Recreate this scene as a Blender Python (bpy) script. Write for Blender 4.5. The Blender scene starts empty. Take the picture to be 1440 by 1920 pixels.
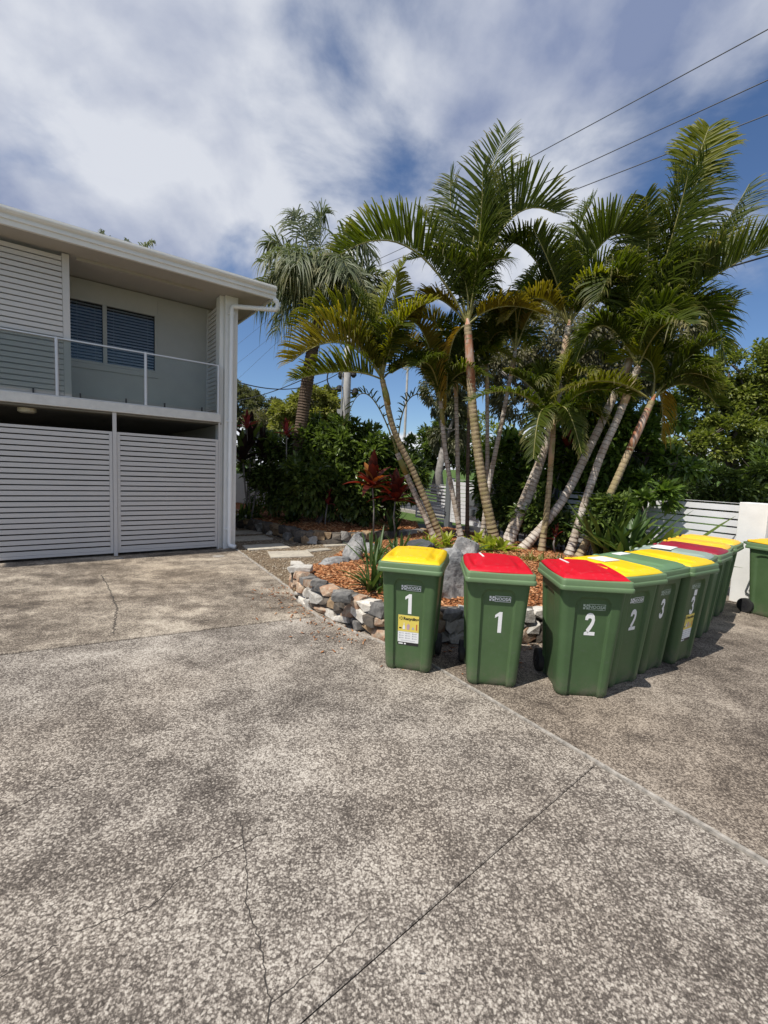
import bpy, math, random
import numpy as np
from mathutils import Vector, Matrix, noise as mnoise
random.seed(7); rng = np.random.default_rng(7)
scene = bpy.context.scene
COL = scene.collection
R = math.radians

# ------------------------------------------------------------------ camera
CAM_H = 1.75; FPX = 840.0; PITCH = R(5.1); ROLL = R(2.4)
cfwd = np.array([0, math.cos(PITCH), -math.sin(PITCH)])
_r0 = np.array([1.0, 0, 0]); _u0 = np.cross(_r0, cfwd)
cright = _r0*math.cos(ROLL) + _u0*math.sin(ROLL)
cup = -_r0*math.sin(ROLL) + _u0*math.cos(ROLL)
cam = bpy.data.cameras.new('camera'); camo = bpy.data.objects.new('camera', cam); COL.objects.link(camo)
cam.sensor_fit = 'VERTICAL'; cam.sensor_height = 36; cam.lens = FPX/1920*36
cam.clip_start = 0.05; cam.clip_end = 2000
camo.matrix_world = Matrix(((cright[0], cup[0], -cfwd[0], 0), (cright[1], cup[1], -cfwd[1], 0),
                            (cright[2], cup[2], -cfwd[2], CAM_H), (0, 0, 0, 1)))
scene.camera = camo
CO = np.array([0, 0, CAM_H])
def ray(x, y): return cfwd + cright*(x-720)/FPX - cup*(y-960)/FPX
def ground(x, y, z=0.0):
    d = ray(x, y); return CO + d*((z-CAM_H)/d[2])
def at(x, y, Y):
    d = ray(x, y); return CO + d*(Y/d[1])

# ------------------------------------------------------------------ world, sun, exposure
SUN_EL = 58.0
to_sun = np.array([-0.75, -0.66]); to_sun /= np.linalg.norm(to_sun)
SUN_AZ = math.atan2(to_sun[0], to_sun[1])
world = bpy.data.worlds.new('World'); scene.world = world; world.use_nodes = True
def build_world():
    nt = world.node_tree; N = nt.nodes; L = nt.links; N.clear()
    out = N.new('ShaderNodeOutputWorld')
    sky = N.new('ShaderNodeTexSky'); sky.sky_type = 'NISHITA'; sky.sun_disc = False
    sky.sun_elevation = R(SUN_EL); sky.sun_rotation = SUN_AZ % (2*math.pi)
    sky.air_density = 1.0; sky.dust_density = 0.1; sky.ozone_density = 2.0
    bg = N.new('ShaderNodeBackground'); bg.inputs[1].default_value = 0.095
    tint = N.new('ShaderNodeMix'); tint.data_type = 'RGBA'; tint.blend_type = 'MULTIPLY'; tint.inputs[0].default_value = 1.0
    tint.inputs[7].default_value = (0.83, 0.97, 1.16, 1)
    L.new(sky.outputs[0], tint.inputs[6]); L.new(tint.outputs[2], bg.inputs[0])
    tc = N.new('ShaderNodeTexCoord')
    sep = N.new('ShaderNodeSeparateXYZ'); L.new(tc.outputs['Generated'], sep.inputs[0])
    def m(op, a, b=None, clamp=False):
        n = N.new('ShaderNodeMath'); n.operation = op; n.use_clamp = clamp
        for i, v in enumerate((a, b)):
            if v is None: continue
            if isinstance(v, (int, float)): n.inputs[i].default_value = v
            else: L.new(v, n.inputs[i])
        return n.outputs[0]
    zz = m('ADD', m('MAXIMUM', sep.outputs[2], 0.0), 0.42)
    cmb = N.new('ShaderNodeCombineXYZ')
    L.new(m('DIVIDE', sep.outputs[0], zz), cmb.inputs[0]); L.new(m('DIVIDE', sep.outputs[1], zz), cmb.inputs[1])
    def nz(vec, scale, det, rough, dist=0.0, off=(0, 0, 0)):
        mp = N.new('ShaderNodeMapping'); mp.inputs['Location'].default_value = off; L.new(vec, mp.inputs[0])
        n = N.new('ShaderNodeTexNoise'); n.inputs['Scale'].default_value = scale; n.inputs['Detail'].default_value = det
        n.inputs['Roughness'].default_value = rough; n.inputs['Distortion'].default_value = dist
        L.new(mp.outputs[0], n.inputs['Vector']); return n.outputs[0]
    def ramp(v, a, b):
        n = N.new('ShaderNodeMapRange'); n.interpolation_type = 'SMOOTHSTEP'
        L.new(v, n.inputs[0]); n.inputs[1].default_value = a; n.inputs[2].default_value = b; return n.outputs[0]
    n1 = nz(cmb.outputs[0], 2.6, 9, 0.54, 0.25, (0.35, 0.55, 0))
    n2 = nz(cmb.outputs[0], 1.3, 4, 0.5, 0.2, (4.1, 2.2, 0))
    cover = m('ADD', m('MULTIPLY', n1, 0.75), m('MULTIPLY', n2, 0.45))
    # thin high layer, breaking up towards the horizon
    lowcut = ramp(sep.outputs[2], 0.16, 0.42)
    mask = ramp(m('ADD', cover, m('MULTIPLY', lowcut, 0.42)), 0.85, 1.04)
    # small cumulus bank far off near the horizon
    n3 = nz(tc.outputs['Generated'], 9.0, 6, 0.55, 0.3, (1.7, 0.2, 0.4))
    lowband = m('MULTIPLY', ramp(sep.outputs[2], -0.02, 0.02), m('SUBTRACT', 1.0, ramp(sep.outputs[2], 0.07, 0.15)))
    cum = ramp(m('ADD', n3, m('MULTIPLY', lowband, 0.38)), 0.72, 0.78)
    shade = nz(cmb.outputs[0], 2.4, 7, 0.52, 0.2, (7.3, 3.3, 1.0))
    cr = N.new('ShaderNodeValToRGB'); L.new(shade, cr.inputs[0])
    cr.color_ramp.elements[0].position = 0.38; cr.color_ramp.elements[0].color = (0.26, 0.32, 0.50, 1)
    cr.color_ramp.elements[1].position = 0.60; cr.color_ramp.elements[1].color = (0.80, 0.83, 0.90, 1)
    bc = N.new('ShaderNodeBackground'); L.new(cr.outputs[0], bc.inputs[0]); bc.inputs[1].default_value = 0.92
    bcum = N.new('ShaderNodeBackground'); bcum.inputs[0].default_value = (0.86, 0.89, 0.95, 1); bcum.inputs[1].default_value = 0.95
    mx = N.new('ShaderNodeMixShader'); L.new(m('MULTIPLY', mask, 0.95), mx.inputs[0]); L.new(bg.outputs[0], mx.inputs[1]); L.new(bc.outputs[0], mx.inputs[2])
    mx2 = N.new('ShaderNodeMixShader'); L.new(cum, mx2.inputs[0]); L.new(mx.outputs[0], mx2.inputs[1]); L.new(bcum.outputs[0], mx2.inputs[2])
    L.new(mx2.outputs[0], out.inputs[0])
build_world()
sl = bpy.data.lights.new('sun', 'SUN'); so = bpy.data.objects.new('sun', sl); COL.objects.link(so)
sl.energy = 5.0; sl.angle = R(0.53); sl.color = (1.0, 0.955, 0.88)
sdir = Vector((to_sun[0]*math.cos(R(SUN_EL)), to_sun[1]*math.cos(R(SUN_EL)), math.sin(R(SUN_EL))))
so.rotation_euler = sdir.to_track_quat('Z', 'Y').to_euler(); so.location = (-8, -8, 20)
vs = scene.view_settings; vs.view_transform = 'Standard'; vs.look = 'None'; vs.exposure = 0.0; vs.gamma = 1.0
scene.cycles.max_bounces = 8; scene.cycles.transparent_max_bounces = 12

# ------------------------------------------------------------------ materials
MATS = {}
class NT:
    def __init__(s, name):
        s.m = bpy.data.materials.new(name); s.m.use_nodes = True; s.t = s.m.node_tree; s.N = s.t.nodes; s.L = s.t.links
        s.b = s.N['Principled BSDF']; s.out = s.N['Material Output']; MATS[name] = s.m
        s.tc = None
    def coord(s, kind='Object'):
        if s.tc is None: s.tc = s.N.new('ShaderNodeTexCoord')
        return s.tc.outputs[kind]
    def set(s, **k):
        for a, v in k.items():
            s.b.inputs[{'rough': 'Roughness', 'metal': 'Metallic', 'color': 'Base Color', 'spec': 'Specular IOR Level', 'sub': 'Subsurface Weight', 'coat': 'Coat Weight'}[a]].default_value = (*v, 1) if a == 'color' else v
        return s
    def map(s, vec, scale=(1, 1, 1)):
        n = s.N.new('ShaderNodeMapping'); n.inputs['Scale'].default_value = scale; s.L.new(vec, n.inputs[0]); return n.outputs[0]
    def noise(s, scale, det=4, rough=0.55, vec=None, dist=0.0):
        n = s.N.new('ShaderNodeTexNoise'); n.inputs['Scale'].default_value = scale; n.inputs['Detail'].default_value = det
        n.inputs['Roughness'].default_value = rough; n.inputs['Distortion'].default_value = dist
        s.L.new(vec if vec is not None else s.coord(), n.inputs['Vector']); return n.outputs[0]
    def voro(s, scale, feat='F1', out=0, vec=None):
        n = s.N.new('ShaderNodeTexVoronoi'); n.feature = feat; n.inputs['Scale'].default_value = scale
        s.L.new(vec if vec is not None else s.coord(), n.inputs['Vector']); return n.outputs[out]
    def math(s, op, a, b=None, clamp=False):
        n = s.N.new('ShaderNodeMath'); n.operation = op; n.use_clamp = clamp
        for i, v in enumerate((a, b)):
            if v is None: continue
            if isinstance(v, (int, float)): n.inputs[i].default_value = v
            else: s.L.new(v, n.inputs[i])
        return n.outputs[0]
    def rng(s, v, a, b, c=0.0, d=1.0, smooth=False):
        n = s.N.new('ShaderNodeMapRange'); n.interpolation_type = 'SMOOTHSTEP' if smooth else 'LINEAR'
        s.L.new(v, n.inputs[0])
        for i, q in enumerate((a, b, c, d)): n.inputs[i+1].default_value = q
        return n.outputs[0]
    def ramp(s, v, stops):
        n = s.N.new('ShaderNodeValToRGB'); e = n.color_ramp.elements
        while len(e) < len(stops): e.new(0.5)
        for q, (p, c) in zip(e, stops): q.position = p; q.color = (*c, 1)
        s.L.new(v, n.inputs[0]); return n.outputs[0]
    def mix(s, fac, a, b, mode='MIX'):
        n = s.N.new('ShaderNodeMix'); n.data_type = 'RGBA'; n.blend_type = mode
        for i, v in ((0, fac), (6, a), (7, b)):
            if isinstance(v, (int, float)): n.inputs[i].default_value = v
            elif isinstance(v, tuple): n.inputs[i].default_value = (*v, 1)
            else: s.L.new(v, n.inputs[i])
        return n.outputs[2]
    def color(s, c): s.L.new(c, s.b.inputs['Base Color']); return s
    def bump(s, h, strength=0.3, dist=0.01):
        n = s.N.new('ShaderNodeBump'); n.inputs['Strength'].default_value = strength; n.inputs['Distance'].default_value = dist
        s.L.new(h, n.inputs['Height']); s.L.new(n.outputs[0], s.b.inputs['Normal']); return s
    def island(s):
        n = s.N.new('ShaderNodeNewGeometry'); return n.outputs['Random Per Island']
    def objrand(s):
        n = s.N.new('ShaderNodeObjectInfo'); return n.outputs['Random']
    def attr(s, name):
        n = s.N.new('ShaderNodeAttribute'); n.attribute_name = name; return n.outputs['Fac']

def plain(name, c, rough=0.6, metal=0.0, var=0.12, scale=6.0, bump=0.0, bscale=60.0, spec=0.5):
    t = NT(name).set(rough=rough, metal=metal, spec=spec)
    n = t.noise(scale, 5, 0.6)
    lo = tuple(x*(1-var) for x in c); hi = tuple(min(1, x*(1+var)) for x in c)
    t.color(t.ramp(n, [(0.3, lo), (0.7, hi)]))
    if bump: t.bump(t.noise(bscale, 4), bump, 0.01)
    return t

# exposed aggregate concrete
def concrete(name, tint=(1, 1, 1), k=1.0, amp=1.0, lo=1.0):
    t = NT(name).set(rough=0.88, spec=0.3)
    fine = t.noise(112, 3, 0.6, dist=0.2)
    fine2 = t.noise(190, 2, 0.5)
    wv = t.coord()
    vc = t.N.new('ShaderNodeTexVoronoi'); vc.inputs['Scale'].default_value = 92; t.L.new(wv, vc.inputs['Vector'])
    sp_ = t.N.new('ShaderNodeSeparateColor'); t.L.new(vc.outputs['Color'], sp_.inputs[0])
    big = t.noise(0.8, 6, 0.62, dist=0.8)
    mid = t.noise(4.0, 5, 0.65, dist=0.4)
    streak = t.noise(1.0, 5, 0.6, vec=t.map(t.coord(), (0.55, 2.6, 1)))
    lowf = t.math('ADD', t.math('ADD', t.math('MULTIPLY', t.math('SUBTRACT', big, 0.5), 0.26), t.math('MULTIPLY', t.math('SUBTRACT', mid, 0.5), 0.22)), t.math('MULTIPLY', t.math('SUBTRACT', streak, 0.5), 0.16))
    agg = t.math('SUBTRACT', t.math('ADD', t.math('MULTIPLY', sp_.outputs[0], 0.24), 0.01), t.math('MULTIPLY', vc.outputs['Distance'], 0.20))
    h = t.math('ADD', t.math('ADD', t.math('ADD', t.math('MULTIPLY', fine, 0.68), t.math('MULTIPLY', fine2, 0.24)), agg), 0.0)
    h = t.math('ADD', t.math('MULTIPLY', t.math('SUBTRACT', h, 0.5), 0.74*amp), t.math('ADD', t.math('MULTIPLY', lowf, lo*1.2), 0.505))
    c = t.ramp(h, [(0.30, (0.050*k, 0.042*k, 0.036*k)), (0.43, (0.115*k, 0.099*k, 0.086*k)), (0.505, (0.235*k, 0.207*k, 0.180*k)), (0.57, (0.39*k, 0.353*k, 0.31*k)), (0.68, (0.56*k, 0.52*k, 0.465*k))])
    stain = t.rng(t.noise(0.55, 7, 0.65, dist=1.0), 0.56, 0.76, 0.0, 0.34, True)
    c = t.mix(stain, c, (0.085, 0.072, 0.062))
    vo = t.voro(0.75); oil = t.math('MULTIPLY', t.rng(t.math('ADD', vo, t.math('MULTIPLY', t.noise(9, 4), 0.22)), 0.13, 0.24, 1, 0, True), 0.45)
    c = t.mix(oil, c, (0.07, 0.06, 0.052))
    warm = t.rng(t.noise(0.35, 3, 0.5), 0.4, 0.7, 0.0, 0.5, True)
    c = t.mix(warm, c, t.mix(1.0, c, (1.06, 0.98, 0.88), 'MULTIPLY'))
    c = t.mix(1.0, c, (tint[0]*1.0, tint[1]*0.985, tint[2]*0.955), 'MULTIPLY')
    t.color(c); t.bump(t.math('ADD', fine, t.math('MULTIPLY', fine2, 0.4)), 0.6, 0.008)
concrete('concrete'); concrete('concrete_right', (0.96, 0.91, 0.86), 0.86, 0.9); concrete('concrete_apron', (0.99, 0.955, 0.89), 1.02, 0.85, 1.5)
plain('kerb_lip', (0.33, 0.30, 0.26), 0.9, var=0.5, scale=25, bump=0.4)
plain('crack_dark', (0.05, 0.043, 0.037), 0.95, var=0.4, scale=30)
plain('subbase', (0.03, 0.027, 0.024), 0.95)
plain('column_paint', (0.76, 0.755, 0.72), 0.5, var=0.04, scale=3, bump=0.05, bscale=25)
plain('shade_toned_white', (0.41, 0.40, 0.365), 0.6, var=0.05, scale=3, bump=0.08, bscale=25)  # white walls, with the balcony recess shade darkened into their colour
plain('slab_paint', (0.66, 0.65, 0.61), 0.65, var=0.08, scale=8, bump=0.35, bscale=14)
plain('shade_toned_soffit', (0.40, 0.375, 0.335), 0.7, var=0.03, scale=3)  # shade under the eave is put into this darker soffit colour
plain('gutter_paint', (0.74, 0.72, 0.67), 0.38, var=0.04, scale=4)
plain('pipe_paint', (0.86, 0.86, 0.84), 0.18, var=0.03, scale=4)
plain('slat_metal', (0.57, 0.55, 0.525), 0.5, var=0.03, scale=2)
plain('fence_white', (0.72, 0.72, 0.72), 0.5, var=0.05, scale=5)
plain('fence_grey', (0.14, 0.15, 0.155), 0.5, var=0.08, scale=5)
plain('render_white', (0.78, 0.77, 0.74), 0.8, var=0.07, scale=4, bump=0.15, bscale=40)
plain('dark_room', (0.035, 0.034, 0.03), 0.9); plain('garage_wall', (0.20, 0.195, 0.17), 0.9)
plain('roof_metal', (0.45, 0.45, 0.44), 0.4)
plain('rail_metal', (0.62, 0.62, 0.62), 0.3, metal=0.2, var=0.03)
plain('blind_slat', (0.80, 0.80, 0.80), 0.5, var=0.03)
plain('lamp_glass', (0.75, 0.68, 0.50), 0.4)
plain('black_rubber', (0.018, 0.018, 0.018), 0.7)
plain('black_plastic', (0.02, 0.02, 0.022), 0.5)
def plastic(name, c, rough=0.42):
    t = NT(name).set(rough=rough, spec=0.28)
    n = t.noise(3.5, 6, 0.65); g = t.noise(24, 4, 0.7)
    base = t.ramp(n, [(0.3, tuple(x*0.88 for x in c)), (0.7, tuple(min(1, x*1.10) for x in c))])
    grey = tuple(0.5*x+0.5*(sum(c)/3+0.06) for x in c)
    base = t.mix(t.rng(g, 0.54, 0.78, 0, 0.5, True), base, grey)
    dz = t.N.new('ShaderNodeSeparateXYZ'); t.L.new(t.coord(), dz.inputs[0])
    dirt = t.math('MULTIPLY', t.rng(dz.outputs[2], 0.0, 0.22, 1, 0, True), t.rng(t.noise(9, 5, 0.7), 0.35, 0.7, 0, 0.75, True))
    base = t.mix(dirt, base, (0.16, 0.14, 0.11))
    og = t.objrand(); base = t.mix(1.0, base, t.ramp(og, [(0.0, (0.88, 0.90, 0.88)), (1.0, (1.12, 1.08, 1.05))]), 'MULTIPLY')
    # scuffs: faint pale vertical scratches
    sc = t.noise(1.0, 6, 0.7, vec=t.map(t.coord(), (42, 42, 2.2)))
    base = t.mix(t.rng(sc, 0.62, 0.72, 0, 0.22, True), base, tuple(min(1, x+0.10) for x in c))
    r = t.rng(n, 0.3, 0.7, rough-0.06, rough+0.12); t.L.new(r, t.b.inputs['Roughness'])
    t.color(base); t.bump(t.noise(220, 2), 0.06, 0.004)
plastic('bin_green', (0.074, 0.130, 0.056)); plastic('bin_rim', (0.125, 0.198, 0.10)); plastic('bin_olive', (0.066, 0.112, 0.048)); plastic('bin_rim_olive', (0.10, 0.165, 0.08))
plastic('lid_yellow', (0.86, 0.56, 0.012), 0.38); plastic('lid_amber', (0.80, 0.46, 0.03), 0.42)
plastic('lid_red', (0.50, 0.004, 0.016), 0.45); plastic('lid_maroon', (0.26, 0.014, 0.032), 0.42)
plastic('lid_green', (0.12, 0.22, 0.11), 0.4); plastic('lid_pale', (0.30, 0.37, 0.32), 0.4)
plain('decal_white', (0.82, 0.82, 0.80), 0.5, var=0.03); plain('decal_faded', (0.42, 0.50, 0.40), 0.55, var=0.35, scale=60)
plain('sticker_yellow', (0.78, 0.62, 0.12), 0.45, var=0.04); plain('sticker_black', (0.02, 0.02, 0.02), 0.45)
plain('sticker_grey', (0.45, 0.45, 0.47), 0.5); plain('sticker_orange', (0.60, 0.16, 0.05), 0.5); plain('sticker_pink', (0.55, 0.35, 0.42), 0.5)
def stone(name, c, c2, sc=9):
    t = NT(name).set(rough=0.85, spec=0.3)
    n = t.noise(sc, 6, 0.65, dist=0.6); v = t.noise(sc*5, 4, 0.6)
    rnd = t.objrand()
    base = t.mix(t.rng(n, 0.38, 0.62, 0, 1, True), c, c2)
    base = t.mix(t.rng(v, 0.5, 0.75, 0, 0.55), base, tuple(x*0.4 for x in c))
    base = t.mix(1.0, base, t.ramp(rnd, [(0, (0.75, 0.75, 0.75)), (1, (1.18, 1.15, 1.1))]), 'MULTIPLY')
    t.color(base); t.bump(t.math('ADD', n, t.math('MULTIPLY', v, 0.5)), 0.7, 0.02)
stone('stone_white', (0.62, 0.60, 0.56), (0.48, 0.45, 0.40)); stone('stone_grey', (0.26, 0.25, 0.235), (0.15, 0.145, 0.14))
stone('stone_tan', (0.40, 0.29, 0.18), (0.25, 0.17, 0.10)); stone('stone_rust', (0.36, 0.22, 0.145), (0.46, 0.37, 0.28))
stone('stone_dark', (0.10, 0.09, 0.08), (0.16, 0.135, 0.11)); stone('boulder_grey', (0.36, 0.36, 0.355), (0.16, 0.165, 0.17), 7)
stone('boulder_dark', (0.075, 0.08, 0.088), (0.12, 0.125, 0.13), 5); stone('paver_stone', (0.52, 0.48, 0.40), (0.44, 0.40, 0.34), 4)
plain('mortar', (0.10, 0.085, 0.07), 0.95, var=0.3, scale=30)
def chips(name, stops, rough=0.85):
    t = NT(name).set(rough=rough, spec=0.25)
    t.color(t.mix(0.35, t.ramp(t.island(), stops), t.ramp(t.noise(40, 3), stops)))
    t.bump(t.noise(90, 3), 0.4, 0.004)
MUL = [(0.0, (0.09, 0.032, 0.014)), (0.3, (0.27, 0.095, 0.035)), (0.65, (0.46, 0.20, 0.08)), (1.0, (0.74, 0.47, 0.26))]
chips('mulch', MUL); GRV = [(0.0, (0.13, 0.09, 0.055)), (0.4, (0.27, 0.20, 0.13)), (0.75, (0.42, 0.34, 0.24)), (1.0, (0.6, 0.55, 0.46))]
chips('gravel', GRV)
t = NT('soil_mulch').set(rough=0.95, spec=0.2); t.color(t.ramp(t.noise(38, 6, 0.7), [(0.3, (0.05, 0.02, 0.01)), (0.5, (0.22, 0.08, 0.028)), (0.7, (0.42, 0.19, 0.075))])); t.bump(t.noise(45, 5), 0.8, 0.03)
t = NT('gravel_bed').set(rough=0.95, spec=0.2); t.color(t.ramp(t.noise(60, 5, 0.7), [(0.3, (0.07, 0.05, 0.033)), (0.55, (0.24, 0.18, 0.12)), (0.75, (0.45, 0.37, 0.27))])); t.bump(t.noise(70, 4), 0.8, 0.02)
t = NT('grass_ground').set(rough=0.95, spec=0.2); t.color(t.ramp(t.noise(3, 8, 0.7), [(0.3, (0.035, 0.07, 0.014)), (0.7, (0.10, 0.16, 0.035))]))
plain('asphalt', (0.06, 0.06, 0.062), 0.9, var=0.2, scale=20)
def leaf(name, lo, hi, trans=0.3, rough=0.42, tipc=None, trc=None, vein=0.0):
    t = NT(name).set(rough=rough, spec=0.22 if tipc is not None else 0.32)
    c = t.ramp(t.island(), [(0.0, lo), (1.0, hi)])
    if tipc is not None:
        a = t.attr('tip'); k = t.noise(2.5, 3)
        c = t.mix(t.math('MULTIPLY', t.rng(a, 0.55, 1.0, 0, 1, True), t.rng(k, 0.42, 0.70, 0.0, 0.8)), c, tipc)
        b = t.attr('tint'); c = t.mix(b, c, (0.34, 0.19, 0.022))
    t.color(c)
    tr = t.N.new('ShaderNodeBsdfTranslucent')
    t.L.new(t.mix(1.0, c, trc or (1.9, 2.1, 0.9), 'MULTIPLY'), tr.inputs[0])
    mx = t.N.new('ShaderNodeMixShader'); mx.inputs[0].default_value = trans
    t.L.new(t.b.outputs[0], mx.inputs[1]); t.L.new(tr.outputs[0], mx.inputs[2]); t.L.new(mx.outputs[0], t.out.inputs[0])
TIP = (0.42, 0.34, 0.17)
leaf('frond_green', (0.042, 0.062, 0.007), (0.082, 0.104, 0.011), 0.38, 0.46, TIP, trc=(1.9, 2.0, 0.6))
leaf('frond_yellow', (0.11, 0.125, 0.009), (0.20, 0.20, 0.014), 0.42, 0.46, TIP, trc=(1.8, 1.9, 0.5))
leaf('frond_grey', (0.085, 0.105, 0.055), (0.17, 0.19, 0.105), 0.22, 0.42, TIP)
leaf('leaf_dark', (0.028, 0.048, 0.013), (0.165, 0.22, 0.058), 0.26, 0.22)
leaf('leaf_glossy', (0.038, 0.07, 0.014), (0.155, 0.23, 0.045), 0.28, 0.24)
leaf('leaf_yellow', (0.13, 0.135, 0.035), (0.26, 0.25, 0.075), 0.32, 0.5)
leaf('leaf_gum', (0.085, 0.09, 0.05), (0.18, 0.175, 0.10), 0.2, 0.5)
leaf('leaf_brown', (0.095, 0.09, 0.05), (0.20, 0.18, 0.105), 0.2, 0.55)
leaf('leaf_tree', (0.065, 0.09, 0.02), (0.25, 0.27, 0.065), 0.28, 0.42)
leaf('leaf_strap', (0.035, 0.07, 0.02), (0.085, 0.14, 0.04), 0.22, 0.38)
leaf('leaf_brom', (0.22, 0.26, 0.03), (0.38, 0.40, 0.07), 0.35, 0.4)
leaf('cordyline_red', (0.060, 0.013, 0.012), (0.165, 0.040, 0.024), 0.34, 0.35, trc=(2.6, 0.9, 0.6))
leaf('cordyline_pink', (0.24, 0.035, 0.05), (0.40, 0.09, 0.09), 0.3, 0.38, trc=(2.0, 0.9, 0.8))
leaf('cordyline_dark', (0.016, 0.012, 0.012), (0.04, 0.024, 0.022), 0.15, 0.35, trc=(2.0, 0.9, 0.8))
leaf('cordyline_orange', (0.28, 0.07, 0.02), (0.42, 0.19, 0.04), 0.3, 0.4, trc=(1.8, 1.1, 0.6))
def palm_trunk(name, base, band, scar, step=0.085):
    t = NT(name).set(rough=0.8, spec=0.3)
    a = t.attr('len'); fr = t.math('FRACT', t.math('DIVIDE', t.math('ADD', a, t.math('MULTIPLY', t.noise(6, 2), 0.03)), step))
    c = t.mix(t.rng(t.noise(5, 5, 0.7), 0.35, 0.65, 0, 1, True), base, band)
    c = t.mix(t.rng(t.noise(30, 4, 0.7), 0.5, 0.8, 0, 0.6), c, tuple(x*0.5 for x in base))
    ring = t.math('MAXIMUM', t.rng(fr, 0.0, 0.14, 1, 0, True), t.rng(fr, 0.93, 1.0, 0, 0.8))
    t.color(t.mix(ring, c, scar)); t.bump(t.math('ADD', t.noise(30, 4), t.math('MULTIPLY', ring, -1.0)), 0.5, 0.01)
palm_trunk('trunk_pale', (0.62, 0.56, 0.49), (0.36, 0.285, 0.21), (0.12, 0.082, 0.055))
palm_trunk('trunk_tan', (0.44, 0.34, 0.22), (0.29, 0.24, 0.11), (0.13, 0.08, 0.05))
palm_trunk('trunk_brown', (0.17, 0.12, 0.085), (0.115, 0.082, 0.058), (0.045, 0.032, 0.025), 0.07)
t = NT('crownshaft').set(rough=0.5); t.color(t.ramp(t.noise(3.5, 5, 0.6, vec=t.map(t.coord(), (3, 3, 0.8))), [(0.32, (0.30, 0.12, 0.06)), (0.5, (0.52, 0.38, 0.26)), (0.68, (0.28, 0.27, 0.08))]))
t = NT('crownshaft_red').set(rough=0.6); t.color(t.ramp(t.noise(4, 5, 0.6, vec=t.map(t.coord(), (3, 3, 0.7))), [(0.34, (0.30, 0.10, 0.05)), (0.5, (0.42, 0.20, 0.11)), (0.66, (0.50, 0.40, 0.33))]))
t = NT('crownshaft_green').set(rough=0.5); t.color(t.ramp(t.noise(3.5, 5, 0.6), [(0.3, (0.26, 0.17, 0.04)), (0.7, (0.20, 0.23, 0.05))]))
plain('rachis', (0.23, 0.21, 0.06), 0.5, var=0.35, scale=3)
plain('bark', (0.12, 0.10, 0.085), 0.9, var=0.4, scale=14, bump=0.5, bscale=30)
plain('bark_grey', (0.24, 0.22, 0.20), 0.9, var=0.3, scale=8, bump=0.4, bscale=30)
plain('pole_concrete', (0.45, 0.43, 0.40), 0.8, var=0.2, scale=4)
plain('wire_black', (0.02, 0.02, 0.022), 0.6); plain('wire_grey', (0.09, 0.09, 0.10), 0.6)
plain('box_grey', (0.33, 0.33, 0.32), 0.5)
def glass(name, tint, mn, refl=1.0):
    m_ = bpy.data.materials.new(name); m_.use_nodes = True; MATS[name] = m_; nt = m_.node_tree; N = nt.nodes; L = nt.links
    N.remove(N['Principled BSDF']); tr = N.new('ShaderNodeBsdfTransparent'); tr.inputs[0].default_value = (*tint, 1)
    gl = N.new('ShaderNodeBsdfGlossy'); gl.inputs['Roughness'].default_value = 0.01; gl.inputs[0].default_value = (refl, refl, refl, 1)
    fr = N.new('ShaderNodeFresnel'); fr.inputs[0].default_value = 1.5
    ad = N.new('ShaderNodeMath'); ad.operation = 'ADD'; ad.inputs[1].default_value = mn; ad.use_clamp = True; L.new(fr.outputs[0], ad.inputs[0])
    mx = N.new('ShaderNodeMixShader'); L.new(ad.outputs[0], mx.inputs[0]); L.new(tr.outputs[0], mx.inputs[1]); L.new(gl.outputs[0], mx.inputs[2])
    L.new(mx.outputs[0], N['Material Output'].inputs[0])
glass('glass_rail', (0.95, 0.97, 0.96), -0.02, 0.5); glass('glass_window', (0.80, 0.82, 0.84), 0.0, 0.45)

# ------------------------------------------------------------------ mesh helpers
def mesh_np(name, V, quads=None, tris=None, mat=None, smooth=False, attrs=None):
    V = np.asarray(V, np.float32)
    nq = 0 if quads is None else len(quads); ntr = 0 if tris is None else len(tris)
    me = bpy.data.meshes.new(name)
    me.vertices.add(len(V)); me.vertices.foreach_set('co', V.ravel())
    me.loops.add(nq*4+ntr*3); me.polygons.add(nq+ntr)
    idx = []
    if nq: idx.append(np.asarray(quads, np.int32).ravel())
    if ntr: idx.append(np.asarray(tris, np.int32).ravel())
    me.loops.foreach_set('vertex_index', np.concatenate(idx))
    st = np.concatenate([np.arange(nq)*4, nq*4+np.arange(ntr)*3]).astype(np.int32)
    me.polygons.foreach_set('loop_start', st)
    if smooth: me.polygons.foreach_set('use_smooth', np.ones(nq+ntr, bool))
    me.update(calc_edges=True); me.validate()
    if attrs:
        for k, a in attrs.items():
            at_ = me.attributes.new(k, 'FLOAT', 'POINT'); at_.data.foreach_set('value', np.asarray(a, np.float32))
    if mat: me.materials.append(MATS[mat])
    return me
ORG = {}
def link(name, data, parent=None, loc=None):
    o = bpy.data.objects.new(name, data); COL.objects.link(o)
    if parent is not None: o.parent = parent
    if loc is not None: o.location = loc
    return o
def tag(o, label=None, cat=None, group=None, kind=None):
    if label: o['label'] = label
    if cat: o['category'] = cat
    if group: o['group'] = group
    if kind: o['kind'] = kind
    return o
def empty(name, loc=(0, 0, 0), rz=0.0):
    o = bpy.data.objects.new(name, None); COL.objects.link(o); o.location = loc; o.rotation_euler = (0, 0, rz)
    o.empty_display_size = 0.2; ORG[o] = np.array(loc, float); return o
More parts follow.
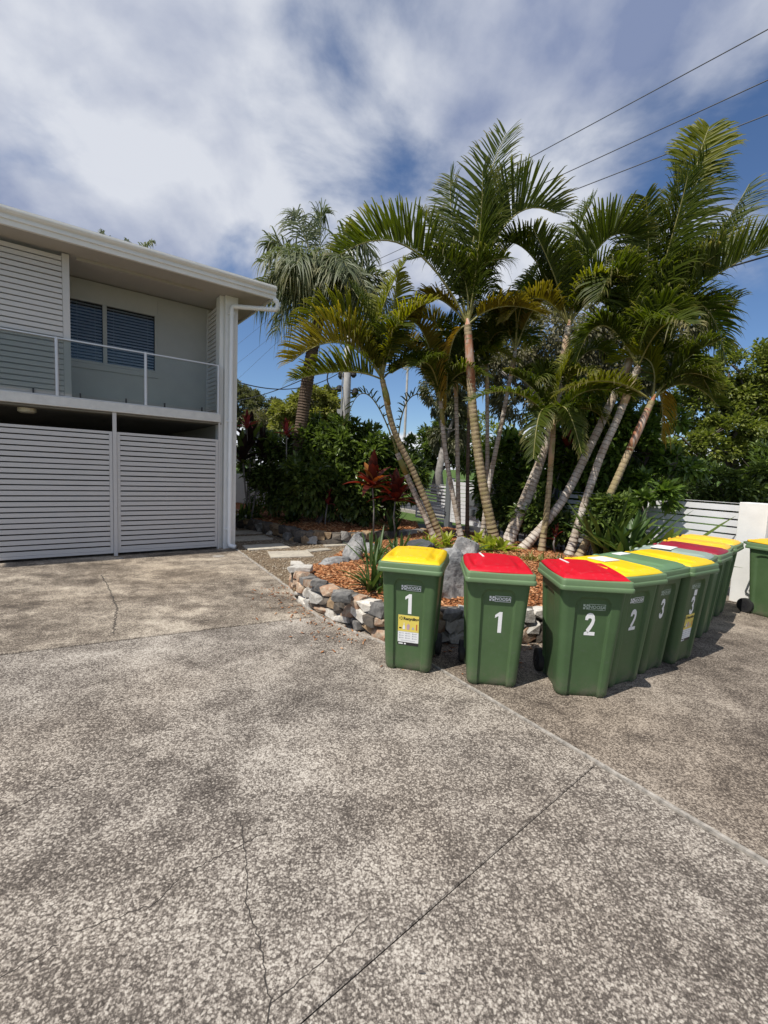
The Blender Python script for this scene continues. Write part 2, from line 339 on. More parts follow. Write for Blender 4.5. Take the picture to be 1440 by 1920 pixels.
class MB:
    def __init__(s): s.v = []; s.f = []
    def add(s, V, Fc):
        b = len(s.v); s.v.extend([tuple(float(q) for q in p) for p in V]); s.f.extend([tuple(i+b for i in f) for f in Fc]); return s
    def box(s, x0, x1, y0, y1, z0, z1):
        V = [(x, y, z) for z in (z0, z1) for y in (y0, y1) for x in (x0, x1)]
        return s.add(V, [(0, 2, 3, 1), (4, 5, 7, 6), (0, 1, 5, 4), (2, 6, 7, 3), (0, 4, 6, 2), (1, 3, 7, 5)])
    def prism(s, prof, axis, a, b):
        n = len(prof); V = []
        for q in (a, b):
            for (p, r) in prof: V.append({'x': (q, p, r), 'y': (p, q, r), 'z': (p, r, q)}[axis])
        Fc = [(i, (i+1) % n, n+(i+1) % n, n+i) for i in range(n)] + [tuple(range(n-1, -1, -1)), tuple(range(n, 2*n))]
        return s.add(V, Fc)
    def tube(s, pts, rad, n=8, cap=True):
        pts = [np.array(p, float) for p in pts]; k = len(pts)
        if not hasattr(rad, '__len__'): rad = [rad]*k
        V = []; ref = None
        for i in range(k):
            T = pts[min(i+1, k-1)]-pts[max(i-1, 0)]; T = T/(np.linalg.norm(T)+1e-9)
            if ref is None: ref = np.array([0, 0, 1.0]) if abs(T[2]) < 0.9 else np.array([1.0, 0, 0])
            A = np.cross(T, ref); A /= np.linalg.norm(A)+1e-9; B = np.cross(A, T); ref = B
            for j in range(n):
                a = 2*math.pi*j/n; V.append(pts[i]+(A*math.cos(a)+B*math.sin(a))*rad[i])
        Fc = [(i*n+j, i*n+(j+1) % n, (i+1)*n+(j+1) % n, (i+1)*n+j) for i in range(k-1) for j in range(n)]
        if cap: Fc += [tuple(range(n-1, -1, -1)), tuple((k-1)*n+j for j in range(n))]
        return s.add(V, Fc)
    def build(s, name, mat, parent=None, smooth=False, world=False, bevel=0.0):
        V = s.v
        if world and parent is not None:
            r = parent
            while r.parent: r = r.parent
            o0 = ORG[r]; V = [(p[0]-o0[0], p[1]-o0[1], p[2]-o0[2]) for p in V]
        me = bpy.data.meshes.new(name); me.from_pydata(V, [], s.f); me.update()
        if smooth: me.polygons.foreach_set('use_smooth', np.ones(len(me.polygons), bool))
        me.materials.append(MATS[mat]); o = link(name, me, parent)
        if bevel:
            b = o.modifiers.new('bevel', 'BEVEL'); b.width = bevel; b.segments = 2; b.limit_method = 'ANGLE'
        return o
def part_np(name, me, parent): return link(name, me, parent)
def relto(V, root): return np.asarray(V) - ORG[root]

# ------------------------------------------------------------------ ground, road, lawn
FA = np.array([5.60, 6.72]); FB = np.array([1.72, 13.2]); fdir = (FB-FA)/np.linalg.norm(FB-FA); fnor = np.array([fdir[1], -fdir[0]])
if fnor @ np.array([1, 1]) < 0: fnor = -fnor      # pointing out to the street
def terrain():
    xs = np.concatenate([np.linspace(-300, -40, 14), np.linspace(-36, 60, 60), np.linspace(70, 320, 14)])
    ys = np.concatenate([np.linspace(-120, -12, 8), np.linspace(-10, 60, 50), np.linspace(66, 500, 22)])
    X, Y = np.meshgrid(xs, ys); d = (X-FA[0])*fnor[0]+(Y-FA[1])*fnor[1]
    Z = -0.06 + np.clip((d-11)/24, 0, 1)**1.2*2.6 + np.clip((d-60)/200, 0, 1)*4
    n, m_ = X.shape; V = np.stack([X, Y, Z], -1).reshape(-1, 3)
    i = np.arange((n-1)*m_).reshape(n-1, m_)[:, :-1].ravel()
    Q = np.stack([i, i+1, i+m_+1, i+m_], 1)
    o = link('ground', mesh_np('ground', V, Q, mat='grass_ground', smooth=True)); tag(o, kind='structure')
terrain()
def strip(name, mat, d0, d1, z0, z1):
    a = FA-fdir*60; b = FA+fdir*150; V = []
    for p in (a, b):
        for d in (d0, d1): q = p+fnor*d; V += [(q[0], q[1], z0)]
    V2 = [(x, y, z1) for x, y, z in V]; mb = MB(); mb.add(V+V2, [(4, 5, 7, 6), (0, 2, 3, 1), (0, 4, 6, 2), (1, 3, 7, 5), (0, 1, 5, 4), (2, 6, 7, 3)])
    tag(mb.build(name, mat), kind='structure')
strip('road', 'asphalt', 3.4, 9.6, -0.2, -0.03)
strip('kerb', 'kerb_lip', 3.15, 3.38, -0.2, 0.08)

# driveway of four slabs
drive = MB(); drive.add([(-16, -9, -0.05), (12, -9, -0.05), (12, 16, -0.05), (-16, 16, -0.05)], [(0, 1, 2, 3)])
drive = tag(drive.build('driveway', 'subbase'), kind='structure')
g2 = lambda x, y: ground(x, y)[:2]
J0 = g2(0, 1228); J1 = g2(640, 1150); jd = (J1-J0)/np.linalg.norm(J1-J0)
L0 = g2(800, 1240); L1 = g2(1120, 1430); L2 = g2(1440, 1620); ld = (L2-L0)/np.linalg.norm(L2-L0)
C1 = g2(560, 1920); cd = (C1-L1)/np.linalg.norm(C1-L1)
def slab(name, poly, mat):
    n = len(poly); mb = MB(); cx = np.mean(poly, 0)
    V = [(p[0], p[1], -0.10) for p in poly]+[(p[0], p[1], -0.006) for p in poly]
    ins = [np.array(p)+(cx-np.array(p))/np.linalg.norm(cx-np.array(p))*0.008 for p in poly]
    V += [(p[0], p[1], 0.0) for p in ins]
    Fc = [(i, (i+1) % n, n+(i+1) % n, n+i) for i in range(n)]+[(n+i, n+(i+1) % n, 2*n+(i+1) % n, 2*n+i) for i in range(n)]+[tuple(range(2*n, 3*n))]
    mb.add(V, Fc); return mb.build(name, mat, drive)
def off(p, d, s): return np.array(p)+np.array([-d[1], d[0]])*s
pathA = g2(445, 1031); pathB = g2(540, 1101); pd = (pathB-pathA)/np.linalg.norm(pathB-pathA)
HC = ground(441, 1027)[:2]; ha = R(53); hu = np.array([math.sin(ha), math.cos(ha)]); hv = np.array([-hu[1], hu[0]])
# apron: beyond the J joint
slab('slab', [off(J0-jd*11, jd, 0.020), off(J1+jd*0.25, jd, 0.016), np.array([-0.9, 6.0]), pathB, pathA, HC+hu*0.02, HC+hu*0.02+hv*7, HC-hu*9+hv*7], 'concrete_apron')
Lfar = L0-ld*1.2
slab('slab', [off(L1, ld, -0.012), off(L1+cd*9, cd, -0.006), np.array([-16, -9]), np.array([-16, 1.0]), off(J0-jd*11, jd, -0.016), off(J1+jd*0.25, jd, -0.012), np.array([-0.3, 5.3]), off(Lfar, ld, -0.012)], 'concrete')
slab('slab', [off(L1, ld, -0.012)+cd*0.01+off((0, 0), cd, 0.004), off(L1+ld*16, ld, -0.012), np.array([-16, -9.2]), off(L1+cd*9, cd, 0.004)], 'concrete')
slab('slab', [off(Lfar, ld, 0.02), np.array([1.0, 6.0]), np.array([5.6, 9.0]), np.array([12, 9.0]), np.array([12, -9]), off(L1+ld*14, ld, 0.02)], 'concrete_right')
def ribbon(name, pts, w, z0, z1, mat, jit=0.0, parent=drive):
    P = []
    for a, b in zip(pts[:-1], pts[1:]):
        a = np.array(a); b = np.array(b); n = max(2, int(np.linalg.norm(b-a)/(0.018 if jit else 0.05))); P += [a+(b-a)*i/n for i in range(n)]
    P.append(np.array(pts[-1])); mb = MB(); V = []; Fc = []
    for i, p in enumerate(P):
        T = P[min(i+1, len(P)-1)]-P[max(i-1, 0)]; T = T/np.linalg.norm(T); Nn = np.array([-T[1], T[0]])
        ww = w*(1+random.uniform(-0.5, 0.5)*(1 if jit else 0.25)); q = p+Nn*random.uniform(-jit, jit); zz = z1+random.uniform(-0.0008, 0.0008)
        V += [(*(q+Nn*ww/2), z0), (*(q+Nn*ww*0.42), zz), (*(q-Nn*ww*0.42), zz), (*(q-Nn*ww/2), z0)]
    for i in range(len(P)-1):
        for j in range(3): Fc.append((i*4+j, i*4+j+1, i*4+j+5, i*4+j+4))
    mb.add(V, Fc); return mb.build(name, mat, parent)
ribbon('edge_lip', [off(Lfar, ld, 0.004), off(L1, ld, 0.004), off(L1+ld*6, ld, 0.004)], 0.026, -0.02, 0.007, 'kerb_lip')
kerbpts = [g2(445, 1031), g2(540, 1101), g2(560, 1128), g2(600, 1158), g2(650, 1180), g2(705, 1200), g2(760, 1225), g2(800, 1242)]
ribbon('edge_lip', kerbpts, 0.045, -0.02, 0.012, 'kerb_lip')
def crackpx(px, w=0.006, jit=0.006): ribbon('crack', [g2(*p) for p in px], w*0.7, -0.002, 0.0022, 'crack_dark', jit*0.8)
crackpx([(452, 1540), (463, 1640), (462, 1690), (480, 1740), (498, 1830), (508, 1885), (500, 1920)], 0.006, 0.008)
crackpx([(508, 1885), (560, 1840), (640, 1770), (690, 1720)], 0.004)
crackpx([(140, 1750), (200, 1728), (290, 1695), (345, 1640), (440, 1590), (500, 1560)], 0.0035, 0.009)
crackpx([(190, 1078), (205, 1105), (220, 1140), (212, 1188)], 0.016, 0.02)
crackpx([(0, 1530), (90, 1480), (190, 1440), (290, 1405)], 0.004, 0.012)
crackpx([(0, 1832), (60, 1800), (110, 1770)], 0.003, 0.008)
crackpx([(1180, 1540), (1150, 1600), (1165, 1640)], 0.003, 0.006)
# two small drain caps in the apron
for px, r in (((225, 1047), 0.055), ((410, 1043), 0.11)):
    c = ground(*px); mb = MB(); mb.tube([(c[0], c[1], -0.01), (c[0], c[1], 0.006)], r, 20); mb.build('drain_cap', 'kerb_lip', drive)

# gravel path sheet + pebbles
path_poly = [g2(445, 1031), g2(540, 1101), np.array([-1.2, 6.6]), np.array([-1.0, 8.2]), np.array([-0.3, 9.6]), np.array([0.6, 11.0]), np.array([-0.9, 10.8]), np.array([-1.9, 10.9]), np.array([-3.0, 12.0]), np.array([-4.4, 13.4]), np.array([-7.5, 16.0]), np.array([-8.5, 15.5]), HC+hu*0.05]
mb = MB(); mb.add([(p[0], p[1], 0.004) for p in path_poly], [tuple(range(len(path_poly)))])
pathobj = tag(mb.build('gravel_path', 'gravel_bed'), kind='structure')
def inpoly(P, poly):
    x, y = P[:, 0], P[:, 1]; ins = np.zeros(len(P), bool); n = len(poly)
    for i in range(n):
        x1, y1 = poly[i]; x2, y2 = poly[(i+1) % n]
        c = ((y1 > y) != (y2 > y)) & (x < (x2-x1)*(y-y1)/(y2-y1+1e-12)+x1); ins ^= c
    return ins
def scatter(poly, n):
    poly = np.array(poly); lo = poly.min(0); hi = poly.max(0); P = rng.uniform(lo, hi, (n*4, 2)); return P[inpoly(P, poly)][:n]
def sdist(P, poly):
    poly = np.array(poly); d = np.full(len(P), 1e9)
    for i in range(len(poly)):
        a = poly[i]; b = poly[(i+1) % len(poly)]; ab = b-a; tt = np.clip(((P-a)@ab)/(ab@ab), 0, 1); d = np.minimum(d, np.linalg.norm(P-(a+tt[:, None]*ab), axis=1))
    return np.where(inpoly(P, poly), d, -d)
def bits(name, P, size, flat, mat, parent=None, elong=1.0):
    n = len(P); base = np.array([(1, 0, 0), (0, 1, 0), (-1, 0, 0), (0, -1, 0), (0, 0, 1), (0, 0, -1)], float)
    S = rng.uniform(0.55, 1.3, (n, 1))*size*np.array([[elong, 1.0/math.sqrt(elong), flat]])
    S = S*rng.uniform(0.7, 1.3, (n, 3)); a = rng.uniform(0, 6.28, n); ca, sa = np.cos(a), np.sin(a); tl = rng.normal(0, 0.28, n)
    L_ = base[None]*S[:, None]; x, y, z = L_[..., 0], L_[..., 1], L_[..., 2]
    z = z+x*np.sin(tl)[:, None]
    V = np.stack([x*ca[:, None]-y*sa[:, None], x*sa[:, None]+y*ca[:, None], z], -1)+P[:, None]
    Fb = np.array([(0, 1, 4), (1, 2, 4), (2, 3, 4), (3, 0, 4), (1, 0, 5), (2, 1, 5), (3, 2, 5), (0, 3, 5)])
    T = (Fb[None]+6*np.arange(n)[:, None, None]).reshape(-1, 3)
    return link(name, mesh_np(name, V.reshape(-1, 3), tris=T, mat=mat), parent)
P = scatter(path_poly, 11000); P = P[P[:, 1] < 12.5]
o = bits('path_gravel', np.column_stack([P, np.full(len(P), 0.012)]), 0.017, 0.55, 'gravel'); tag(o, 'loose tan gravel of the side path beside the house', 'gravel', kind='stuff')
def paver(px, w, d, rz, label):
    c = ground(*px); mb = MB(); pts = [(-w, -d), (w, -d*0.92), (w*0.95, d), (-w*1.02, d*0.95)]
    mb.prism(pts, 'z', 0.0, 0.035); o = mb.build('stepping_stone', 'paver_stone', bevel=0.008); o.location = (c[0], c[1], 0); o.rotation_euler.z = rz
    tag(o, label, 'paver', 'stepping stones of the gravel path')
paver((545, 1041), 0.42, 0.33, R(20), 'cream stone paver in gravel nearest the low stone wall')
paver((500, 1027), 0.45, 0.30, R(30), 'pale paver in gravel, second from the low stone wall')
paver((468, 1011), 0.48, 0.30, R(35), 'grey paver in the shaded path beside the white column')
paver((452, 1000), 0.48, 0.30, R(35), 'shaded grey paver farthest back along the path')
paver((598, 1033), 0.26, 0.12, R(38), 'narrow cream edging stone between gravel and bark mulch')
paver((630, 1024), 0.28, 0.10, R(30), 'second narrow cream edging stone below the terrace wall')

# ------------------------------------------------------------------ garden beds
def polyline_pts(pl):
    pl = [np.array(p, float) for p in pl]; seg = [np.linalg.norm(b-a) for a, b in zip(pl[:-1], pl[1:])]; tot = sum(seg)
    def ev(s):
        s = max(0, min(tot-1e-6, s))
        for a, b, l in zip(pl[:-1], pl[1:], seg):
            if s <= l: return a+(b-a)*s/l, (b-a)/l
            s -= l
        return pl[-1], (pl[-1]-pl[-2])/seg[-1]
    return ev, tot
wallA = [g2(545, 1098)+np.array([0.05, 0.05]), g2(553, 1122)+np.array([0.06, 0.06]), g2(575, 1140)+np.array([0.05, 0.08]), g2(610, 1158)+np.array([0.05, 0.08]), g2(660, 1180)+np.array([0.06, 0.08]), g2(710, 1203)+np.array([0.06, 0.09]), np.array([0.35, 4.58]), np.array([1.0, 4.62]), np.array([1.8, 4.75])]
frontbed = wallA + [np.array([2.5, 5.1]), np.array([3.2, 5.8]), np.array([4.0, 6.6]), np.array([4.9, 7.35]), np.array([1.75, 12.8]), np.array([0.9, 11.3]), np.array([-0.15, 9.5]), np.array([-0.85, 8.3]), np.array([-1.12, 7.0])]
wallB = [np.array([-6.0, 14.6]), g2(445, 990), g2(520, 1006), g2(570, 1019), g2(650, 1023), g2(735, 1018), np.array([0.75, 11.3]), np.array([1.05, 11.9])]
wallB[1] = np.array([-4.13, 12.75]); wallB[4] = np.array([-0.83, 10.45])
backbed = wallB + [np.array([1.2, 13.6]), np.array([-2.5, 20.0]), np.array([-9, 22]), np.array([-10, 16])]
def bedz(P, poly, h, rise):
    d = sdist(P, poly); z = np.clip((d-0.12)/0.08, -5, 1)*0.12 + h - 0.12
    return z + np.clip(d-0.1, 0, 2.0)*rise, d
def bed(name, poly, h, rise, res):
    poly = np.array(poly); lo = poly.min(0)-0.3; hi = poly.max(0)+0.3
    nx = int((hi[0]-lo[0])/res); ny = int((hi[1]-lo[1])/res)
    X, Y = np.meshgrid(np.linspace(lo[0], hi[0], nx), np.linspace(lo[1], hi[1], ny)); P = np.column_stack([X.ravel(), Y.ravel()])
    z, d = bedz(P, poly, h, rise); z = z + rng.normal(0, 0.008, len(z))*(d > 0.1)
    i = np.arange((ny-1)*nx).reshape(ny-1, nx)[:, :-1].ravel(); Q = np.stack([i, i+1, i+nx+1, i+nx], 1)
    Q = Q[(d[Q] > -0.06).any(1)]
    return tag(link(name, mesh_np(name, np.column_stack([P, z]), Q, mat='soil_mulch', smooth=True)), kind='structure')
FBH, FBR, BBH, BBR = 0.29, 0.07, 0.27, 0.05
bed('garden_bed', frontbed, FBH, FBR, 0.07); bed('terrace_bed', backbed, BBH, BBR, 0.12)
def fz(x, y): return float(bedz(np.array([[x, y]]), frontbed, FBH, FBR)[0][0])
P = scatter(frontbed, 26000); wgt = rng.random(len(P)) < np.clip(1.35-(P[:, 1]-5)*0.16, 0.25, 1); P = P[wgt]
z, d = bedz(P, frontbed, FBH, FBR); k = d > 0.17
o = bits('bark_mulch', np.column_stack([P[k], z[k]+0.008]), 0.026, 0.3, 'mulch', elong=2.0); tag(o, 'orange bark mulch chips covering the front garden bed', 'mulch', kind='stuff')
ev_, tot_ = polyline_pts(wallA); Pc = []
for _ in range(260):
    p_, T_ = ev_(random.uniform(0, tot_)); Pc.append(p_-np.array([-T_[1], T_[0]])*(0.10+abs(random.gauss(0, 0.28))))
Pc = np.array(Pc); o = bits('stray_bark', np.column_stack([Pc, np.full(len(Pc), 0.012)]), 0.014, 0.3, 'mulch', elong=2.0); tag(o, 'stray bark chips lying on the concrete along the stone wall', 'mulch', kind='stuff')
P = scatter(backbed, 16000); z, d = bedz(P, backbed, BBH, BBR); k = (d > 0.17) & (P[:, 1] < 14.5)
o = bits('bark_mulch', np.column_stack([P[k], z[k]+0.008]), 0.034, 0.3, 'mulch', elong=2.0); tag(o, 'orange bark mulch on the rear terrace under the hedge', 'mulch', kind='stuff')

# stone walls: every stone a piece of its own
import bmesh
def stone_mesh(sx, sy, sz, n=15, seed=0):
    r = random.Random(seed); bm = bmesh.new()
    for _ in range(n):
        p = [r.uniform(-1, 1) for _ in range(3)]; ax = r.randrange(3); p[ax] = math.copysign(1, p[ax])*r.uniform(0.86, 1)
        p = [max(-1, min(1, q*1.12)) for q in p]
        bm.verts.new((p[0]*sx/2, p[1]*sy/2, p[2]*sz/2))
    res = bmesh.ops.convex_hull(bm, input=bm.verts)
    bmesh.ops.delete(bm, geom=[v for v in bm.verts if not v.link_faces], context='VERTS')
    me = bpy.data.meshes.new('stone'); bm.to_mesh(me); bm.free(); return me
def stone_wall(pl, h, label, mats, smin, smax, depth, cap=True, seed=1, s1=None):
    r = random.Random(seed); ev, tot = polyline_pts(pl); tot = min(tot, s1 or tot)
    root = empty('stone_wall', (*ev(0)[0], 0)); tag(root, label, 'wall')
    core = MB(); V = []; n = int(tot/0.1)
    for i in range(n+1):
        p, T = ev(tot*i/n); Nn = np.array([-T[1], T[0]])
        V += [(*(p-Nn*depth*0.16), -0.05), (*(p-Nn*depth*0.10), h*0.93), (*(p+Nn*depth*0.6), h*0.93), (*(p+Nn*depth*0.6), -0.05)]
    Fc = [(i*4+j, i*4+(j+1) % 4, i*4+4+(j+1) % 4, i*4+4+j) for i in range(n) for j in range(4)]+[(0, 1, 2, 3), (n*4+3, n*4+2, n*4+1, n*4)]
    core.add(V, Fc); core.build('mortar_core', 'mortar', root, world=True)
    rows = 3; zb = 0.0; k = 0
    while zb < h-0.03:
        s = r.uniform(-0.05, 0.0); rh = r.uniform(0.11, 0.16) if zb+0.2 < h else h-zb
        while s < tot:
            l = r.uniform(smin, smax); big = r.random()
            hh = rh*r.uniform(0.75, 1.2); dd = depth*r.uniform(0.75, 1.05); zc = zb+rh/2+r.uniform(-0.012, 0.012)
            if zb == 0.0 and big < 0.3: hh = rh*1.5; zc = zb+hh/2
            p, T = ev(s+l/2); Nn = np.array([-T[1], T[0]])
            me = stone_mesh(l*1.04, dd, hh*1.06, 24, seed*1000+k); k += 1
            m_ = r.choices([q for q, _ in mats], [w for _, w in mats])[0]; me.materials.append(MATS[m_])
            o = link('stone', me, root); c = p+Nn*(dd*0.30-0.06+r.uniform(-0.02, 0.02))
            o.location = Vector((c[0], c[1], zc))-Vector(ORG[root]); o.rotation_euler = (r.uniform(-0.12, 0.12), r.uniform(-0.15, 0.15), math.atan2(T[1], T[0])+r.uniform(-0.15, 0.15))
            s += l*0.93
        zb += rh*0.93
    return root
mixA = [('stone_white', 4), ('stone_grey', 2.2), ('stone_tan', 1.6), ('stone_rust', 3), ('stone_dark', 1.2)]
stone_wall(wallA, 0.36, 'low wall of mixed white grey and rust stones curving behind the bins', mixA, 0.12, 0.25, 0.22, seed=4)
for k_, (px_, py_, zz_, lx_) in enumerate([(562, 1066, 0.37, 0.34), (640, 1118, 0.37, 0.22), (600, 1090, 0.36, 0.2)]):
    q_ = ground(px_, py_, zz_); me = stone_mesh(lx_, 0.24, 0.075, 24, 77+k_); me.materials.append(MATS['stone_white' if k_ == 0 else 'stone_grey']); o = link('stone', me, bpy.data.objects['stone_wall']); o.location = Vector((q_[0], q_[1], zz_))-Vector(ORG[bpy.data.objects['stone_wall']])
stone_wall(wallB, 0.30, 'rear terrace wall of dark and tan stones below the hedge', [('stone_dark', 4), ('stone_grey', 2.5), ('stone_tan', 3), ('stone_white', 0.8)], 0.16, 0.38, 0.26, seed=9)

def boulder(name, c, s, rz, mat, label, seed, strata=0.0):
    bm = bmesh.new(); bmesh.ops.create_icosphere(bm, subdivisions=4, radius=1.0)
    o3 = Vector((seed*7.3, seed*3.1, seed*1.7)); r = random.Random(seed)
    planes = [(Vector((r.gauss(0, 1), r.gauss(0, 1), r.gauss(0.2, 0.8))).normalized(), r.uniform(0.55, 0.9)) for _ in range(12)]
    for v in bm.verts:
        p = v.co.copy()
        for n_, dd in planes:
            q = p.dot(n_)
            if q > dd: p -= n_*(q-dd)*0.88
        f = 1+0.16*mnoise.noise(p*1.3+o3)+0.09*mnoise.noise(p*3.1+o3)+0.045*mnoise.noise(p*7+o3)
        p *= f
        if strata: p.x += strata*mnoise.noise(Vector((p.z*7, 0, seed)))
        v.co = Vector((p.x*s[0], p.y*s[1], p.z*s[2]))
    me = bpy.data.meshes.new(name); bm.to_mesh(me); bm.free(); me.materials.append(MATS[mat])
    o = link(name, me); o.location = c; o.rotation_euler = (0, r.uniform(-0.1, 0.1), rz); tag(o, label, 'boulder', 'boulders in the front garden bed'); return o

# ------------------------------------------------------------------ house
hz = math.atan2(hu[1], hu[0])
house = empty('house', (HC[0], HC[1], 0), hz)
tag(house, 'two storey white house with slatted screens and glass balcony', 'house')
def hb(name, mat, *a, parent=house, bevel=0.0):
    return MB().box(*a).build(name, mat, parent, bevel=bevel)
# structure (x along the front, y into the house)
hb('column', 'column_paint', -0.25, 0.0, 0.0, 0.26, -0.05, 5.16, bevel=0.006)
hb('jamb', 'column_paint', -0.335, -0.255, 0.10, 0.34, -0.05, 5.16)
hb('wall', 'shade_toned_white', -0.26, -0.02, 0.345, 9.0, -0.05, 2.60)          # garage side wall
hb('wall', 'shade_toned_white', -0.28, -0.02, 1.09, 9.0, 2.605, 5.15)           # upper side wall
hb('wall', 'shade_toned_white', -6.5, -1.3, 1.10, 1.25, 2.79, 3.60)             # under the window
hb('wall', 'shade_toned_white', -1.3, -0.29, 1.10, 1.25, 2.79, 5.145)           # right of the window
hb('wall', 'shade_toned_white', -6.5, -2.85, 1.10, 1.25, 3.603, 5.145)
hb('wall', 'shade_toned_white', -2.847, -1.303, 1.10, 1.25, 4.80, 5.145)
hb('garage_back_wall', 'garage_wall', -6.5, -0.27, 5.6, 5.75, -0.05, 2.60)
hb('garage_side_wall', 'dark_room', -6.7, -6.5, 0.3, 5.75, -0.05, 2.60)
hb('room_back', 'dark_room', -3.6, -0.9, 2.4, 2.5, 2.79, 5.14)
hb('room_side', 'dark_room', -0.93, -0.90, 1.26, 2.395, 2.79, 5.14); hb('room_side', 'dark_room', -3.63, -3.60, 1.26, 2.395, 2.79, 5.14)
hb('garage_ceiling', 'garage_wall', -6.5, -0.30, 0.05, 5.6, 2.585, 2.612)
hb('balcony_slab', 'slab_paint', -6.6, -0.335, -0.03, 9.0, 2.62, 2.785, bevel=0.008)
# soffit, roof, fascia and gutter
hb('soffit', 'shade_toned_soffit', -7.0, 0.52, -0.50, 9.6, 5.165, 5.20)
mb = MB(); mb.prism([(-0.56, 5.34), (4.5, 5.95), (9.7, 5.34), (9.7, 5.205), (-0.56, 5.205)], 'x', -7.0, 0.50); mb.build('roof', 'roof_metal', house)
prof = [(-0.505, 5.120), (-0.560, 5.120), (-0.566, 5.195), (-0.590, 5.200), (-0.592, 5.226), (-0.572, 5.236), (-0.574, 5.262), (-0.612, 5.285), (-0.630, 5.315), (-0.630, 5.335), (-0.602, 5.345), (-0.602, 5.372), (-0.585, 5.372), (-0.575, 5.345), (-0.505, 5.34)]
mb = MB(); mb.prism(prof, 'x', -7.0, 0.57); mb.build('gutter', 'gutter_paint', house)
hb('barge_board', 'gutter_paint', 0.525, 0.56, -0.49, 9.6, 5.13, 5.33)
# downpipe
pp = [(0.53, -0.545, 5.13), (0.60, -0.545, 5.10), (0.62, -0.545, 5.05), (0.62, -0.53, 4.97), (0.60, -0.51, 4.945), (0.57, -0.49, 4.945)]
pp += [(-0.10, -0.095, 4.945), (-0.135, -0.075, 4.935), (-0.15, -0.07, 4.90)]
pp += [(-0.15, -0.07, 3.0), (-0.15, -0.07, 1.0), (-0.15, -0.07, 0.12), (-0.14, -0.085, 0.07), (-0.09, -0.14, 0.055), (-0.05, -0.18, 0.055)]
mb = MB(); mb.tube(pp, 0.046, 16); pipe = mb.build('downpipe', 'pipe_paint', house, smooth=True)
for z in (4.80, 2.66, 0.42):
    mb = MB(); mb.tube([(-0.15, -0.07, z-0.022), (-0.15, -0.07, z+0.022)], 0.056, 16); mb.box(-0.22, -0.08, -0.025, -0.001, z-0.015, z+0.015); mb.build('pipe_clip', 'pipe_paint', pipe)
# gates: two slatted garage panels
def ring(mb, x0, x1, z0, z1, wx, wz, y0, y1):
    o_ = [(x0, z0), (x1, z0), (x1, z1), (x0, z1)]; i_ = [(x0+wx, z0+wz), (x1-wx, z0+wz), (x1-wx, z1-wz), (x0+wx, z1-wz)]
    V = [(x, y, z) for y in (y0, y1) for (x, z) in o_+i_]; Fc = []
    for k in range(4):
        n = (k+1) % 4; Fc += [(k, n, 4+n, 4+k), (8+n, 8+k, 12+k, 12+n), (n, k, 8+k, 8+n), (4+k, 4+n, 12+n, 12+k)]
    return mb.add(V, Fc)
def slats(parent, x0, x1, z0, z1, pitch, sw, y0, y1, mat, name='slat'):
    me = bpy.data.meshes.new('slat'); mb = MB().box(0, x1-x0, y0, y1, 0, sw); me.from_pydata(mb.v, [], mb.f); me.materials.append(MATS[mat])
    z = z0
    while z+sw <= z1+1e-4:
        o = link(name, me, parent); o.location = (x0, 0, z+random.uniform(-0.0015, 0.0015)); z += pitch
def gate(x0, x1, label):
    fr = MB(); ring(fr, x0, x1, 0.05, 2.27, 0.05, 0.045, 0.02, 0.07)
    g = fr.build('garage_gate', 'slat_metal', house); g['label'] = label
    slats(g, x0+0.052, x1-0.052, 0.10, 2.22, 0.0925, 0.0700, 0.024, 0.05, 'slat_metal')
    return g
gate(-2.17, -0.37, 'narrower slatted grey garage gate next to the column'); gate(-5.4, -2.24, 'wider slatted grey garage gate at the frame edge')
hb('gate_post', 'slat_metal', -2.235, -2.175, 0.0, 0.06, -0.02, 2.615)
hb('gate_post', 'slat_metal', -0.366, -0.334, 0.01, 0.08, -0.02, 2.615)
# upper screen
sc = MB(); sc.box(-2.93, -2.83, 0.03, 0.09, 2.79, 5.14); scr = sc.build('privacy_screen', 'slat_metal', house)
slats(scr, -5.6, -2.935, 2.81, 5.10, 0.0885, 0.068, 0.035, 0.065, 'slat_metal')
sc = MB(); sc.box(-0.33, -0.285, 1.02, 1.075, 2.79, 5.1); sc.box(-0.33, -0.285, 0.345, 0.37, 2.79, 5.1); scr2 = sc.build('privacy_screen', 'slat_metal', house)
mb = MB().box(-0.32, -0.295, 0, 0.648, 0, 0.064); me = bpy.data.meshes.new('slat'); me.from_pydata(mb.v, [], mb.f); me.materials.append(MATS['slat_metal'])
for i in range(25): o = link('slat', me, scr2); o.location = (0, 0.371, 2.82+0.0885*i)
# balustrade
bal = MB(); bal.box(-6.0, -0.335, -0.02, 0.012, 2.788, 2.80); bal = bal.build('balustrade', 'rail_metal', house)
for x in (-3.03, -1.70, -0.38):
    mb = MB(); mb.tube([(x, 0.0, 2.801), (x, 0.0, 3.76)], 0.026, 14); mb.build('post', 'rail_metal', bal)
mb = MB(); mb.box(-6.0, -0.40, -0.018, 0.018, 3.735, 3.757); mb.build('handrail', 'rail_metal', bal)
for a, b in ((-5.9, -3.07), (-2.99, -1.74), (-1.66, -0.42)):
    MB().box(a, b, -0.006, 0.006, 2.85, 3.72).build('glass_panel', 'glass_rail', bal)
    for q in (a+0.28, b-0.28): MB().box(q-0.012, q+0.012, -0.02, 0.02, 2.80, 2.88).build('glass_clamp', 'black_plastic', bal)
